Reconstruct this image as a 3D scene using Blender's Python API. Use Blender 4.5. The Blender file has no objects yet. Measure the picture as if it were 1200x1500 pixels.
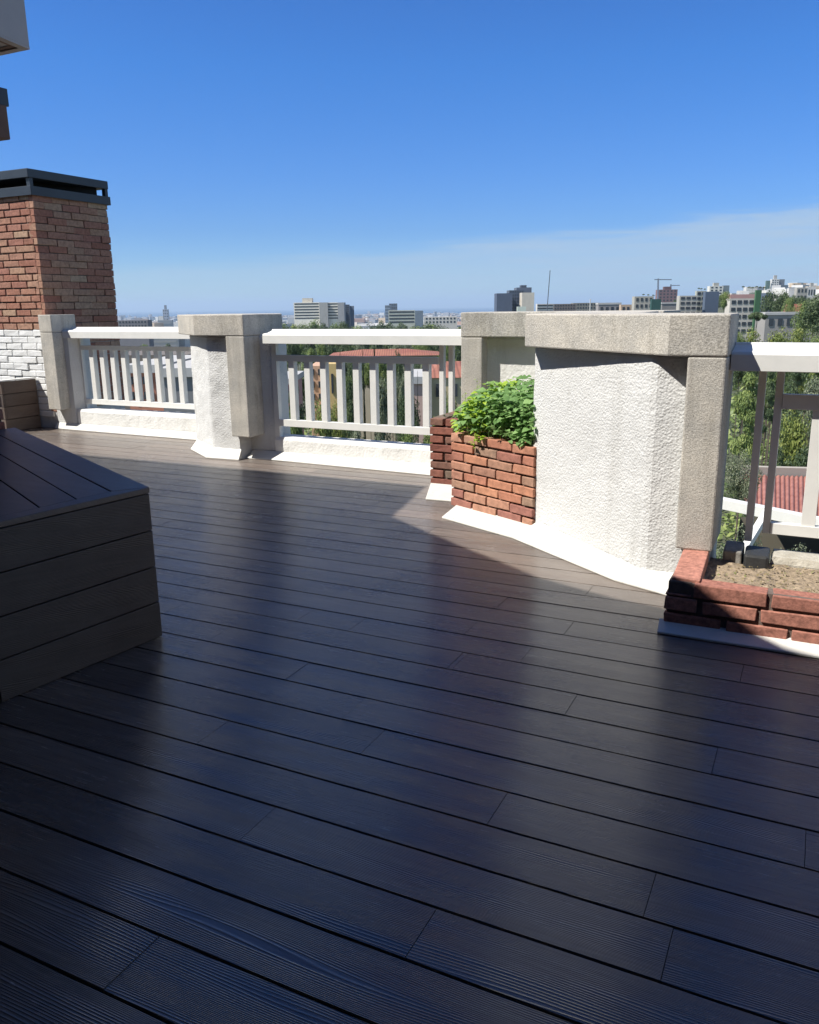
import bpy, bmesh, math, random
from mathutils import Vector, Matrix, noise
random.seed(7)
sc = bpy.context.scene
col = bpy.data.collections.new('terrace_scene'); sc.collection.children.link(col)
R = math.radians

# ------------------------------------------------------------------ camera frame (u along the deck boards, v towards the view)
H = 1.4
F = 1205.0
YAW = R(26.4)
PITCH = math.atan(301/F); ROLL = math.atan(.013)
def vec_uv(x, y, z):            # view-aligned axes -> scene axes
    c, s = math.cos(YAW), math.sin(YAW)
    return Vector((x*c - y*s, x*s + y*c, z))
_f = Vector((0, math.cos(PITCH), -math.sin(PITCH))); _r = Vector((1, 0, 0)); _u = _r.cross(_f)
FWD = vec_uv(*_f)
RGT = vec_uv(*(math.cos(ROLL)*_r - math.sin(ROLL)*_u))
UPV = vec_uv(*(math.sin(ROLL)*_r + math.cos(ROLL)*_u))
cam_d = bpy.data.cameras.new('camera'); cam = bpy.data.objects.new('camera', cam_d); col.objects.link(cam)
cam.matrix_world = Matrix(((RGT.x, UPV.x, -FWD.x, 0), (RGT.y, UPV.y, -FWD.y, 0), (RGT.z, UPV.z, -FWD.z, H), (0, 0, 0, 1)))
cam_d.sensor_fit = 'HORIZONTAL'; cam_d.sensor_width = 36; cam_d.lens = 36*F/1200
cam_d.clip_start = .05; cam_d.clip_end = 300000
sc.camera = cam
def far(px, D, py=449.0):       # point at horizontal forward distance D seen at photo column px / row py
    d = FWD + (px-600)/F*RGT - (py-750)/F*UPV
    hx = vec_uv(0, 1, 0); k = D/(d.x*hx.x + d.y*hx.y)
    return Vector((d.x*k, d.y*k, H + d.z*k))

# ------------------------------------------------------------------ materials
def nmat(name):
    m = bpy.data.materials.new(name); m.use_nodes = True
    nt = m.node_tree; b = nt.nodes['Principled BSDF']
    return m, nt, b
def N(nt, t, **k):
    n = nt.nodes.new(t)
    for a, v in k.items():
        if a.startswith('i_'):
            key = a[2:]; n.inputs[int(key) if key.isdigit() else key].default_value = v
        else: setattr(n, a, v)
    return n
def ramp(nt, fac, stops):
    r = nt.nodes.new('ShaderNodeValToRGB'); e = r.color_ramp.elements
    while len(e) < len(stops): e.new(.5)
    for i, (p, c) in enumerate(stops):
        e[i].position = p; e[i].color = (c[0], c[1], c[2], 1)
    nt.links.new(fac, r.inputs[0]); return r.outputs[0]
def coords(nt, scale=(1, 1, 1), kind='Object'):
    tc = N(nt, 'ShaderNodeTexCoord'); mp = N(nt, 'ShaderNodeMapping'); mp.inputs['Scale'].default_value = scale
    nt.links.new(tc.outputs[kind], mp.inputs[0]); return mp.outputs[0]
def noise_n(nt, vec, scale, detail=3, rough=.5, dist=0):
    n = N(nt, 'ShaderNodeTexNoise'); n.inputs['Scale'].default_value = scale; n.inputs['Detail'].default_value = detail
    n.inputs['Roughness'].default_value = rough; n.inputs['Distortion'].default_value = dist
    nt.links.new(vec, n.inputs['Vector']); return n.outputs['Fac']
def mixc(nt, fac, a, b, mode='MIX'):
    m = N(nt, 'ShaderNodeMix', data_type='RGBA', blend_type=mode)
    for s, v in ((0, fac), (6, a), (7, b)):
        if isinstance(v, (int, float)): m.inputs[s].default_value = v
        elif isinstance(v, tuple): m.inputs[s].default_value = (v[0], v[1], v[2], 1)
        else: nt.links.new(v, m.inputs[s])
    return m.outputs[2]
def mth(nt, op, a, b=None, c=None):
    m = N(nt, 'ShaderNodeMath', operation=op)
    for i, v in enumerate((a, b, c)):
        if v is None: continue
        if isinstance(v, (int, float)): m.inputs[i].default_value = v
        else: nt.links.new(v, m.inputs[i])
    return m.outputs[0]
def bump(nt, b, h, strength, dist, prev=None):
    n = N(nt, 'ShaderNodeBump'); n.inputs['Strength'].default_value = strength; n.inputs['Distance'].default_value = dist
    nt.links.new(h, n.inputs['Height'])
    if prev: nt.links.new(prev, n.inputs['Normal'])
    nt.links.new(n.outputs[0], b.inputs['Normal']); return n.outputs[0]
def plain(name, c1, c2=None, scale=4, rough=.7, bs=0, bscale=40, metal=0, spec=.5, detail=4):
    m, nt, b = nmat(name)
    b.inputs['Roughness'].default_value = rough; b.inputs['Metallic'].default_value = metal
    b.inputs['Specular IOR Level'].default_value = spec
    v = coords(nt)
    if c2 is None: b.inputs['Base Color'].default_value = (*c1, 1)
    else:
        nt.links.new(ramp(nt, noise_n(nt, v, scale, detail, .6), [(.3, c1), (.7, c2)]), b.inputs['Base Color'])
    if bs: bump(nt, b, noise_n(nt, v, bscale, 4, .6), bs, .01)
    return m
def by_piece(name, stops, rough=.8, tint_scale=30, tint=.35, bs=.5, bscale=90, bdist=.004, spec=.4):
    """colour varies from piece to piece (face attribute 'piece')"""
    m, nt, b = nmat(name); b.inputs['Roughness'].default_value = rough; b.inputs['Specular IOR Level'].default_value = spec
    a = N(nt, 'ShaderNodeAttribute', attribute_name='piece')
    c = ramp(nt, a.outputs['Fac'], stops)
    v = coords(nt)
    if tint:
        f = noise_n(nt, v, tint_scale, 5, .65)
        g = ramp(nt, f, [(.3, (1-tint,)*3), (.7, (1+tint*.6,)*3)])
        c = mixc(nt, 1.0, c, g, 'MULTIPLY')
    nt.links.new(c, b.inputs['Base Color'])
    if bs: bump(nt, b, noise_n(nt, v, bscale, 4, .65), bs, bdist)
    return m
def deck_mat(name, base1, base2, ax='X', rough=.23, spec=1.2, sheen=0, aniso=.85):
    m, nt, b = nmat(name)
    tc = N(nt, 'ShaderNodeTexCoord'); sp = N(nt, 'ShaderNodeSeparateXYZ'); nt.links.new(tc.outputs['Object'], sp.inputs[0])
    x = sp.outputs['X'] if ax == 'X' else sp.outputs['Y']; y = sp.outputs['Y'] if ax == 'X' else sp.outputs['X']
    z = sp.outputs['Z']
    y = mth(nt, 'ADD', y, z)
    a = N(nt, 'ShaderNodeAttribute', attribute_name='piece').outputs['Fac']
    off = mth(nt, 'MULTIPLY', a, 53.0)
    cx = N(nt, 'ShaderNodeCombineXYZ')
    nt.links.new(mth(nt, 'ADD', mth(nt, 'MULTIPLY', x, .9), off), cx.inputs[0]); nt.links.new(mth(nt, 'MULTIPLY', y, 9.0), cx.inputs[1]); nt.links.new(off, cx.inputs[2])
    d1 = noise_n(nt, cx.outputs[0], 1.0, 1.5, .4)
    ph = mth(nt, 'ADD', mth(nt, 'MULTIPLY', y, 1150.0), mth(nt, 'MULTIPLY', d1, 95.0))
    line = mth(nt, 'SINE', ph)
    line = mth(nt, 'POWER', mth(nt, 'MULTIPLY_ADD', line, .5, .5), 3.0)
    cy = N(nt, 'ShaderNodeCombineXYZ')
    nt.links.new(mth(nt, 'ADD', mth(nt, 'MULTIPLY', x, 6.0), off), cy.inputs[0]); nt.links.new(mth(nt, 'MULTIPLY', y, 130.0), cy.inputs[1]); nt.links.new(off, cy.inputs[2])
    fine = noise_n(nt, cy.outputs[0], 1.0, 4, .6)
    cz = N(nt, 'ShaderNodeCombineXYZ')
    nt.links.new(mth(nt, 'ADD', mth(nt, 'MULTIPLY', x, 2.2), off), cz.inputs[0]); nt.links.new(mth(nt, 'MULTIPLY', y, 14.0), cz.inputs[1]); nt.links.new(off, cz.inputs[2])
    patch = noise_n(nt, cz.outputs[0], 1.0, 3, .5)
    mask = N(nt, 'ShaderNodeMapRange'); mask.inputs[1].default_value = .30; mask.inputs[2].default_value = .72
    nt.links.new(patch, mask.inputs[0])
    c = ramp(nt, patch, [(.25, base1), (.75, base2)])
    c = mixc(nt, 1.0, c, ramp(nt, fine, [(.3, (.72,)*3), (.7, (1.2,)*3)]), 'MULTIPLY')
    c = mixc(nt, 1.0, c, ramp(nt, a, [(0, (.74, .75, .78)), (.5, (1, .99, .97)), (1, (1.22, 1.18, 1.14))]), 'MULTIPLY')
    ov = coords(nt)
    dust = ramp(nt, noise_n(nt, ov, 2.3, 7, .72), [(.42, (0,)*3), (.75, (.5,)*3)])
    spk = ramp(nt, noise_n(nt, ov, 75, 2, .6), [(.71, (0,)*3), (.76, (.55,)*3)])
    c = mixc(nt, mth(nt, 'MULTIPLY', mth(nt, 'ADD', dust, spk), .30), c, (.30, .27, .23))
    nt.links.new(c, b.inputs['Base Color'])
    hgt = mth(nt, 'ADD', mth(nt, 'MULTIPLY', mth(nt, 'MULTIPLY', line, mth(nt, 'MULTIPLY_ADD', mask.outputs[0], .6, .4)), 1.9), mth(nt, 'MULTIPLY', fine, .55))
    bump(nt, b, hgt, .42, .0018)
    b.inputs['Roughness'].default_value = rough
    rr = mth(nt, 'ADD', mth(nt, 'MULTIPLY_ADD', fine, .16, rough-.09), mth(nt, 'MULTIPLY', dust, .16)); nt.links.new(rr, b.inputs['Roughness'])
    b.inputs['Specular IOR Level'].default_value = spec
    b.inputs['Anisotropic'].default_value = aniso
    tg = N(nt, 'ShaderNodeCombineXYZ'); tg.inputs[0].default_value = 0 if ax == 'X' else 1; tg.inputs[1].default_value = 1 if ax == 'X' else 0; nt.links.new(tg.outputs[0], b.inputs['Tangent'])
    b.inputs['Sheen Weight'].default_value = sheen; b.inputs['Sheen Roughness'].default_value = .35; b.inputs['Sheen Tint'].default_value = (.95, .93, .90, 1)
    return m

M = {}
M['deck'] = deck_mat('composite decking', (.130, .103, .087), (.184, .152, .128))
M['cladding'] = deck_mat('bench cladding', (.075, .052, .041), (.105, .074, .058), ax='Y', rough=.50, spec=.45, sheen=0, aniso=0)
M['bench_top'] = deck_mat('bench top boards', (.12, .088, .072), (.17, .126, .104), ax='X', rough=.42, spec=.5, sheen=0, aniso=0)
M['gap'] = plain('dark gap', (.012, .012, .012), rough=.9)
def membrane():
    m, nt, b = nmat('white roof membrane'); b.inputs['Roughness'].default_value = .6; v = coords(nt)
    c = ramp(nt, noise_n(nt, v, 5, 6, .65), [(.3, (.64, .63, .59)), (.7, (.56, .55, .50))])
    c = mixc(nt, 1.0, c, ramp(nt, noise_n(nt, v, 34, 5, .75), [(.27, (.62, .58, .50)), (.40, (1, 1, 1))]), 'MULTIPLY')
    nt.links.new(c, b.inputs['Base Color']); bump(nt, b, noise_n(nt, v, 12, 4), .5, .008); return m
M['stucco_flash'] = membrane()
def stucco(name, c1, c2, amt, scale):
    m, nt, b = nmat(name); b.inputs['Roughness'].default_value = .75; b.inputs['Specular IOR Level'].default_value = .3
    v = coords(nt)
    big = noise_n(nt, v, 3.0, 5, .6)
    cc = ramp(nt, big, [(.3, c1), (.7, c2)])
    st = noise_n(nt, coords(nt, (7, 7, .7)), 1.0, 5, .7)
    cc = mixc(nt, 1.0, cc, ramp(nt, st, [(.28, (.86, .855, .84)), (.46, (1, 1, 1))]), 'MULTIPLY')
    sk = noise_n(nt, v, 26, 4, .7)
    cc = mixc(nt, 1.0, cc, ramp(nt, sk, [(.24, (.72, .71, .68)), (.34, (1, 1, 1))]), 'MULTIPLY')
    nt.links.new(cc, b.inputs['Base Color'])
    vo = N(nt, 'ShaderNodeTexVoronoi', feature='SMOOTH_F1'); vo.inputs['Scale'].default_value = scale; vo.inputs['Smoothness'].default_value = .6
    wv = mixc(nt, .06, v, N(nt, 'ShaderNodeTexNoise').outputs['Color'])
    nt.links.new(v, vo.inputs['Vector'])
    hh = mth(nt, 'ADD', mth(nt, 'MULTIPLY', vo.outputs['Distance'], -1.0), mth(nt, 'MULTIPLY', noise_n(nt, v, scale*.55, 5, .65, .8), 1.8))
    bump(nt, b, hh, amt, .006)
    return m
M['stucco'] = stucco('white rough stucco', (.64, .64, .625), (.58, .58, .565), .58, 85)
M['curb'] = stucco('cream stucco curb', (.76, .755, .725), (.68, .675, .64), .40, 45)
M['sand'] = plain('weathered beige render', (.34, .31, .25), (.50, .47, .40), 14, .9, .7, 50)
def concrete():
    m, nt, b = nmat('exposed aggregate concrete'); b.inputs['Roughness'].default_value = .9; b.inputs['Specular IOR Level'].default_value = .2
    v = coords(nt)
    f = noise_n(nt, v, 150, 3, .7); g = noise_n(nt, v, 5, 4, .6)
    c = ramp(nt, f, [(.30, (.28, .27, .245)), (.5, (.47, .45, .41)), (.70, (.66, .64, .59))])
    c = mixc(nt, 1.0, c, ramp(nt, g, [(.3, (.80, .80, .80)), (.7, (1.12, 1.09, 1.04))]), 'MULTIPLY')
    vo = N(nt, 'ShaderNodeTexVoronoi', feature='F1'); vo.inputs['Scale'].default_value = 24; nt.links.new(v, vo.inputs['Vector'])
    st = noise_n(nt, coords(nt, (9, 9, .9)), 1.0, 5, .7)
    c = mixc(nt, 1.0, c, ramp(nt, st, [(.3, (.78, .77, .75)), (.5, (1, 1, 1))]), 'MULTIPLY')
    pit = ramp(nt, vo.outputs['Distance'], [(.04, (.45,)*3), (.12, (1,)*3)])
    c = mixc(nt, .6, c, pit, 'MULTIPLY')
    nt.links.new(c, b.inputs['Base Color'])
    bump(nt, b, mth(nt, 'ADD', f, mth(nt, 'MULTIPLY', noise_n(nt, v, 70, 3), .8)), .7, .004)
    return m
M['concrete'] = concrete()
M['rail'] = plain('grey white painted aluminium', (.72, .715, .68), (.66, .66, .63), 9, .55, .04, 60)
M['brick_chim'] = by_piece('handmade brick', [(0, (.30, .13, .09)), (.3, (.36, .175, .12)), (.6, (.38, .23, .155)), (.8, (.33, .15, .11)), (1, (.42, .29, .195))], .9)
M['brick_white'] = plain('white painted brick', (.74, .74, .73), (.64, .64, .62), 8, .7, .6, 25)
M['brick_plant'] = by_piece('orange red brick', [(0, (.30, .13, .10)), (.25, (.42, .18, .11)), (.5, (.46, .22, .13)), (.7, (.38, .17, .115)), (.85, (.25, .185, .13)), (1, (.44, .22, .145))], .9, 22)
M['brick_dark'] = by_piece('dark weathered brick', [(0, (.20, .075, .055)), (.4, (.26, .10, .07)), (.7, (.16, .12, .09)), (1, (.23, .085, .06))], .9, 22)
M['brick_red'] = by_piece('red terracotta brick', [(0, (.46, .21, .155)), (.5, (.38, .165, .12)), (1, (.31, .13, .095))], .9, 45, .45)
M['mortar'] = plain('dark mortar', (.10, .075, .06), (.17, .13, .11), 20, .95, .5, 80)
M['mortar_w'] = plain('painted mortar', (.42, .42, .41), (.55, .55, .54), 20, .9, .5, 80)
M['metal_blue'] = plain('dark blue grey metal', (.018, .025, .038), (.030, .040, .056), 3, .45, .03, 20)
M['fascia'] = plain('off white eave board', (.42, .38, .37), (.36, .33, .33), 2, .6, .1, 12)
M['wood'] = plain('brown timber', (.12, .06, .04), (.17, .09, .06), 6, .7, .2, 30)
M['soil'] = plain('dry soil', (.15, .115, .08), (.40, .31, .21), 38, .95, 1, 60)
M['black'] = plain('black rubber block', (.02, .022, .024), (.035, .036, .036), 20, .6, .2, 50)
M['stone'] = plain('grey stone block', (.30, .28, .25), (.20, .19, .17), 20, .85, .5, 60)

def leafmat(name, stops, rough=.5, trans=.25):
    m, nt, b = nmat(name); b.inputs['Roughness'].default_value = rough; b.inputs['Specular IOR Level'].default_value = .35
    a = N(nt, 'ShaderNodeAttribute', attribute_name='piece')
    c = ramp(nt, a.outputs['Fac'], stops); nt.links.new(c, b.inputs['Base Color'])
    tr = N(nt, 'ShaderNodeBsdfTranslucent'); nt.links.new(c, tr.inputs[0])
    mx = N(nt, 'ShaderNodeMixShader'); mx.inputs[0].default_value = trans
    out = nt.nodes['Material Output']
    nt.links.new(b.outputs[0], mx.inputs[1]); nt.links.new(tr.outputs[0], mx.inputs[2]); nt.links.new(mx.outputs[0], out.inputs[0])
    return m
M['leaf_plant'] = leafmat('fresh green leaf', [(0, (.12, .23, .07)), (.5, (.22, .38, .13)), (.72, (.33, .50, .19)), (.76, (.30, .47, .07)), (1, (.45, .60, .06))], .42, .4)
M['leaf_dark'] = leafmat('dark tree leaf', [(0, (.05, .08, .035)), (.6, (.10, .14, .06)), (1, (.17, .21, .09))])
M['leaf_mid'] = leafmat('mid green leaf', [(0, (.09, .14, .04)), (.6, (.20, .26, .08)), (1, (.33, .38, .12))])
M['leaf_yell'] = leafmat('yellow green leaf', [(0, (.10, .14, .03)), (.6, (.19, .23, .055)), (1, (.31, .33, .09))])
M['leaf_grey'] = leafmat('grey green leaf', [(0, (.08, .11, .06)), (.6, (.17, .20, .12)), (1, (.36, .38, .25))])
M['leaf_cyp'] = leafmat('cypress leaf', [(0, (.014, .028, .014)), (1, (.035, .055, .025))])
M['bark'] = plain('bark', (.07, .05, .035), (.13, .10, .075), 12, .9, .6, 20)
M['weed'] = leafmat('dry weed', [(0, (.16, .13, .06)), (.6, (.28, .22, .11)), (.85, (.20, .24, .08)), (1, (.42, .34, .22))])

# ------------------------------------------------------------------ mesh builder
class MB:
    def __init__(s): s.v = []; s.f = []; s.p = []; s.sm = []
    def add(s, vs, fs, piece=None, smooth=False):
        o = len(s.v); s.v.extend([tuple(q) for q in vs]); p = random.random() if piece is None else piece
        for f in fs: s.f.append([o+i for i in f]); s.p.append(p); s.sm.append(smooth)
    def box(s, a, b, piece=None, jit=0):
        x0, y0, z0 = a; x1, y1, z1 = b
        vs = [(x0, y0, z0), (x1, y0, z0), (x1, y1, z0), (x0, y1, z0), (x0, y0, z1), (x1, y0, z1), (x1, y1, z1), (x0, y1, z1)]
        if jit: vs = [tuple(c+random.uniform(-jit, jit) for c in v) for v in vs]
        s.add(vs, [(0, 3, 2, 1), (4, 5, 6, 7), (0, 1, 5, 4), (1, 2, 6, 5), (2, 3, 7, 6), (3, 0, 4, 7)], piece)
    def obox(s, o, d, L, T, z0, z1, piece=None, jit=0, n=None):
        """box from corner o along dir d (2D) length L, thickness T to the left of d"""
        d = Vector(d).normalized(); nn = Vector((-d.y, d.x)) if n is None else Vector(n)
        o = Vector(o); a = o; b = o+d*L; c = b+nn*T; e = o+nn*T
        vs = [(q.x, q.y, z) for z in (z0, z1) for q in (a, b, c, e)]
        if jit: vs = [tuple(k+random.uniform(-jit, jit) for k in v) for v in vs]
        s.add(vs, [(0, 3, 2, 1), (4, 5, 6, 7), (0, 1, 5, 4), (1, 2, 6, 5), (2, 3, 7, 6), (3, 0, 4, 7)], piece)
    def prism(s, poly, z0, z1, piece=None):
        n = len(poly); vs = [(p[0], p[1], z0) for p in poly]+[(p[0], p[1], z1) for p in poly]
        s.add(vs, [tuple(range(n))[::-1], tuple(range(n, 2*n))]+[(i, (i+1) % n, n+(i+1) % n, n+i) for i in range(n)], piece)
    def extr_u(s, prof, u0, u1, piece=None):
        """profile of (v,z) points extruded along u"""
        n = len(prof); vs = [(u0, p[0], p[1]) for p in prof]+[(u1, p[0], p[1]) for p in prof]
        s.add(vs, [tuple(range(n)), tuple(range(n, 2*n))[::-1]]+[(i, n+i, n+(i+1) % n, (i+1) % n) for i in range(n)], piece)
    def tube(s, a, b, r0, r1=None, n=8, piece=None):
        r1 = r0 if r1 is None else r1
        a = Vector(a); b = Vector(b); d = (b-a).normalized(); x = d.orthogonal().normalized(); y = d.cross(x)
        vs = [a+(x*math.cos(t)+y*math.sin(t))*r0 for t in [2*math.pi*i/n for i in range(n)]]+[b+(x*math.cos(t)+y*math.sin(t))*r1 for t in [2*math.pi*i/n for i in range(n)]]
        s.add(vs, [tuple(range(n))[::-1], tuple(range(n, 2*n))]+[(i, (i+1) % n, n+(i+1) % n, n+i) for i in range(n)], piece, False)
    def mesh(s, name, mat):
        me = bpy.data.meshes.new(name); me.from_pydata(s.v, [], s.f)
        at = me.attributes.new('piece', 'FLOAT', 'FACE'); at.data.foreach_set('value', s.p)
        me.polygons.foreach_set('use_smooth', s.sm)
        me.materials.append(mat); me.update(); return me
    def build(s, name, mat, parent=None, bevel=0, seg=2, **k):
        me = s.mesh(name, mat)
        bm = bmesh.new(); bm.from_mesh(me); bmesh.ops.recalc_face_normals(bm, faces=bm.faces); bm.to_mesh(me); bm.free()
        o = bpy.data.objects.new(name, me); col.objects.link(o)
        if parent:
            o.parent = parent; o.location = -Vector(parent.location) if parent.type == 'EMPTY' and not k.get('local') else (0, 0, 0)
            if k.get('local'): o.location = (0, 0, 0)
        if bevel:
            m = o.modifiers.new('bevel', 'BEVEL'); m.width = bevel; m.segments = seg; m.limit_method = 'ANGLE'; m.angle_limit = R(40)
        return o
def tag(o, label=None, cat=None, group=None, kind=None):
    if label: o['label'] = label
    if cat: o['category'] = cat
    if group: o['group'] = group
    if kind: o['kind'] = kind
    return o
def thing(name, label, cat, loc=(0, 0, 0), group=None):
    o = bpy.data.objects.new(name, None); col.objects.link(o); o.location = loc; o.empty_display_size = .2
    return tag(o, label, cat, group)

# ------------------------------------------------------------------ deck
PIT = .1768; V0 = 1.355
def deck_limits(v):
    if v < 4.22: return -10.5, 3.2
    if v < 6.36: return -10.5, -1.55 if v > 5.0 else -.74-(v-PIT*.5-4.12)*1.0+.12
    return -10.5, -4.9 if v > 6.45 else -2.2
mb = MB(); i = int(math.floor((-2.2-V0)/PIT))
rj = random.Random(3)
KNOWN = {1: [-0.18], 7: [-2.28, -0.69], 3: [-0.71], 0: [-0.7], 6: [-0.18, -1.75], -2: [-1.24], 9: [-2.06, -1.78], 8: [-1.2, -1.22], 22: [-3.62], 18: [-3.86], 15: [-3.88], 10: [-2.8, -0.16], 24: [-3.23], 17: [-2.26], 2: [-0.25]}
while V0+i*PIT < 7.2:
    v = V0+i*PIT; g = .0044; u0, u1 = deck_limits(v+PIT*.5)
    u = u0+rj.uniform(.2, 2.6)*1.0; cuts = [u0]
    while u < u1-.3: cuts.append(u); u += rj.choice([2.4, 2.4, 1.9, 1.3])
    cuts.append(u1)
    if i in KNOWN:
        ks = KNOWN[i]; cuts = [c for c in cuts if c in (u0, u1) or min(abs(c-q) for q in ks) > .8]+[q for q in ks if u0 < q < u1]; cuts = sorted(cuts)
    for a, b in zip(cuts[:-1], cuts[1:]):
        A, B = a+.0009, b-.0009; z1 = rj.uniform(-.0006, .0006); p = rj.random(); y0 = v+g; y1 = v+PIT-g; ch = .003
        prof = [(y0, -.022), (y1, -.022), (y1, z1), (y0, z1)]
        mb.extr_u(prof, A, B, p)
    i += 1
deck = mb.build('deck', M['deck']); tag(deck, 'glossy dark brown composite deck boards', kind='structure')
mb = MB(); mb.prism([(-10.5, -2.3), (3.2, -2.3), (3.2, 4.25), (-1.2, 4.28), (-1.2, 6.42), (-4.9, 6.45), (-4.9, 7.22), (-10.5, 7.22)], -.35, -.023)
tag(mb.build('deck_base', M['gap']), 'dark base under the deck boards', kind='structure')

# ------------------------------------------------------------------ stucco walls with hand-plastered surface
def plaster(mb, poly, z0, z1, step=.03, amp=.006, flare=0.0, top_round=.012, scale=3.5):
    pts = []; n = len(poly)
    for k in range(n):
        a = Vector(poly[k]); b = Vector(poly[(k+1) % n]); L = (b-a).length; m = max(1, int(L/step))
        for j in range(m):
            pts.append((a.lerp(b, j/m), (b-a).normalized()))
    area = sum(poly[k][0]*poly[(k+1) % n][1]-poly[(k+1) % n][0]*poly[k][1] for k in range(n)); sg = 1 if area > 0 else -1
    P = len(pts); nz = max(2, int((z1-z0)/step)); vs = []; nr = []
    for k in range(P):
        d = (pts[k][1]+pts[k-1][1]); d = d.normalized() if d.length > 1e-4 else pts[k][1]
        nr.append(Vector((d.y, -d.x))*sg)
    for j in range(nz+1):
        z = z0+(z1-z0)*j/nz
        for k in range(P):
            q = pts[k][0]
            w = noise.noise(Vector((q.x*scale, q.y*scale, z*scale)))*amp + noise.noise(Vector((q.x*14, q.y*14, z*14)))*amp*.35
            if j == nz: w -= top_round
            c = q+nr[k]*w; vs.append((c.x, c.y, z if j < nz or top_round == 0 else z))
    fs = [(j*P+k, j*P+(k+1) % P, (j+1)*P+(k+1) % P, (j+1)*P+k) for j in range(nz) for k in range(P)]
    fs.append(tuple(nz*P+k for k in range(P)))
    mb.add(vs, fs, .5, False)
def flash(mb, inner, outer, zi=.08, zo=.012):
    n = len(inner); vs = []
    for a, b in zip(inner, outer):
        vs += [(a[0], a[1], zi), (b[0], b[1], zo), (b[0], b[1], 0.001), (a[0], a[1], 0.001)]
    fs = []
    for k in range(n-1):
        o = 4*k; fs += [(o, o+1, o+5, o+4), (o+1, o+2, o+6, o+5), (o+3, o, o+4, o+7), (o+2, o+3, o+7, o+6)]
    fs += [(0, 3, 2, 1), (4*n-4, 4*n-3, 4*n-2, 4*n-1)]
    mb.add(vs, fs, .5)
ZC0, ZC1 = 1.16, 1.35

# pillar C (big, right of centre)
t = thing('parapet_pillar', 'large angular white stucco pillar with pebbly concrete coping, nearest the camera right of centre', 'pillar', (-1.0, 4.5, 0), 'concrete capped parapet pillars')
mb = MB(); plaster(mb, [(-1.56, 4.885), (-1.42, 4.755), (-.735, 4.135), (-.70, 4.12), (-.40, 4.12), (-.40, 4.45), (-.95, 4.95), (-1.05, 6.12), (-1.56, 6.12)], -.01, 1.165, .022, .006, scale=2.2)
mb.build('stucco_wall', M['stucco'], t)
mb = MB(); mb.prism([(-1.585, 4.755), (-.645, 4.03), (-.381, 4.03), (-.381, 4.43), (-.80, 4.72), (-.98, 5.0), (-1.02, 5.9), (-1.585, 5.9)], ZC0, ZC1, .5)
mb.build('coping', M['concrete'], t, .008)
mb = MB(); mb.box((-.555, 4.033, .235), (-.384, 4.41, ZC0-.0015), .5); mb.build('concrete_post', M['concrete'], t, .009)
mb = MB(); flash(mb, [(-1.50, 4.83), (-.74, 4.13), (-.5, 4.115)], [(-1.60, 4.655), (-.855, 4.106), (-.52, 3.965)], .085)
mb.build('flashing', M['stucco_flash'], t, .004)

# pillar B (behind, left of it)
t = thing('parapet_pillar', 'grey concrete framed parapet panel behind the leafy planter, at the right end of the middle railing', 'pillar', (-2.0, 6.3, 0), 'concrete capped parapet pillars')
mb = MB(); plaster(mb, [(-2.52, 6.29), (-1.58, 6.29), (-1.0, 6.29), (-1.0, 6.55), (-2.52, 6.55)], -.01, 1.165, .03, .006)
mb.build('stucco_wall', M['curb'], t)
mb = MB(); mb.prism([(-2.59, 6.17), (-1.03, 6.17), (-.98, 6.6), (-2.59, 6.6)], ZC0, ZC1, .5); mb.build('coping', M['concrete'], t, .008)
mb = MB(); mb.box((-2.588, 6.173, .235), (-2.407, 6.55, ZC0-.0015), .5); mb.build('concrete_post', M['concrete'], t, .009)

# pillar A (left of centre)
t = thing('parapet_pillar', 'narrow white stucco pillar with concrete coping and hanging post, between the left and the middle railing', 'pillar', (-5.2, 6.4, 0), 'concrete capped parapet pillars')
mb = MB(); plaster(mb, [(-5.74, 6.62), (-5.24, 6.26), (-5.21, 6.25), (-4.90, 6.25), (-4.88, 6.40), (-4.60, 6.42), (-4.60, 6.66), (-4.9, 7.0), (-5.74, 7.3)], -.01, 1.165, .025, .011)
mb.build('stucco_wall', M['stucco'], t)
mb = MB(); mb.prism([(-5.86, 6.60), (-5.29, 6.17), (-4.718, 6.17), (-4.718, 6.50), (-4.66, 6.7), (-4.95, 7.1), (-5.86, 7.35)], ZC0, ZC1, .5); mb.build('coping', M['concrete'], t, .008)
mb = MB(); mb.box((-4.93, 6.173, .23), (-4.721, 6.50, ZC0-.0015), .5); mb.build('concrete_post', M['concrete'], t, .009)
mb = MB(); flash(mb, [(-5.73, 6.62), (-5.22, 6.25), (-4.885, 6.25)], [(-5.73, 6.50), (-5.245, 6.165), (-4.87, 6.18)], .10)
mb.build('flashing', M['stucco_flash'], t, .004)

# pillar L (by the chimney)
t = thing('parapet_pillar', 'slim hanging concrete post in front of the brick chimney, at the far left end of the left railing', 'pillar', (-8.2, 7.2, 0), 'concrete capped parapet pillars')
mb = MB(); plaster(mb, [(-8.345, 7.13), (-8.03, 7.13), (-7.98, 7.22), (-7.98, 7.42), (-8.345, 7.42)], -.01, 1.165, .03, .006)
mb.build('stucco_wall', M['stucco'], t)
mb = MB(); mb.prism([(-8.31, 6.98), (-8.10, 6.98), (-8.10, 7.34), (-8.31, 7.34)], ZC0, ZC1+.01, .5); mb.build('coping', M['concrete'], t, .008)
mb = MB(); mb.box((-8.308, 6.982, .25), (-8.102, 7.335, ZC0-.0015), .5); mb.build('concrete_post', M['concrete'], t, .009)

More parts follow.
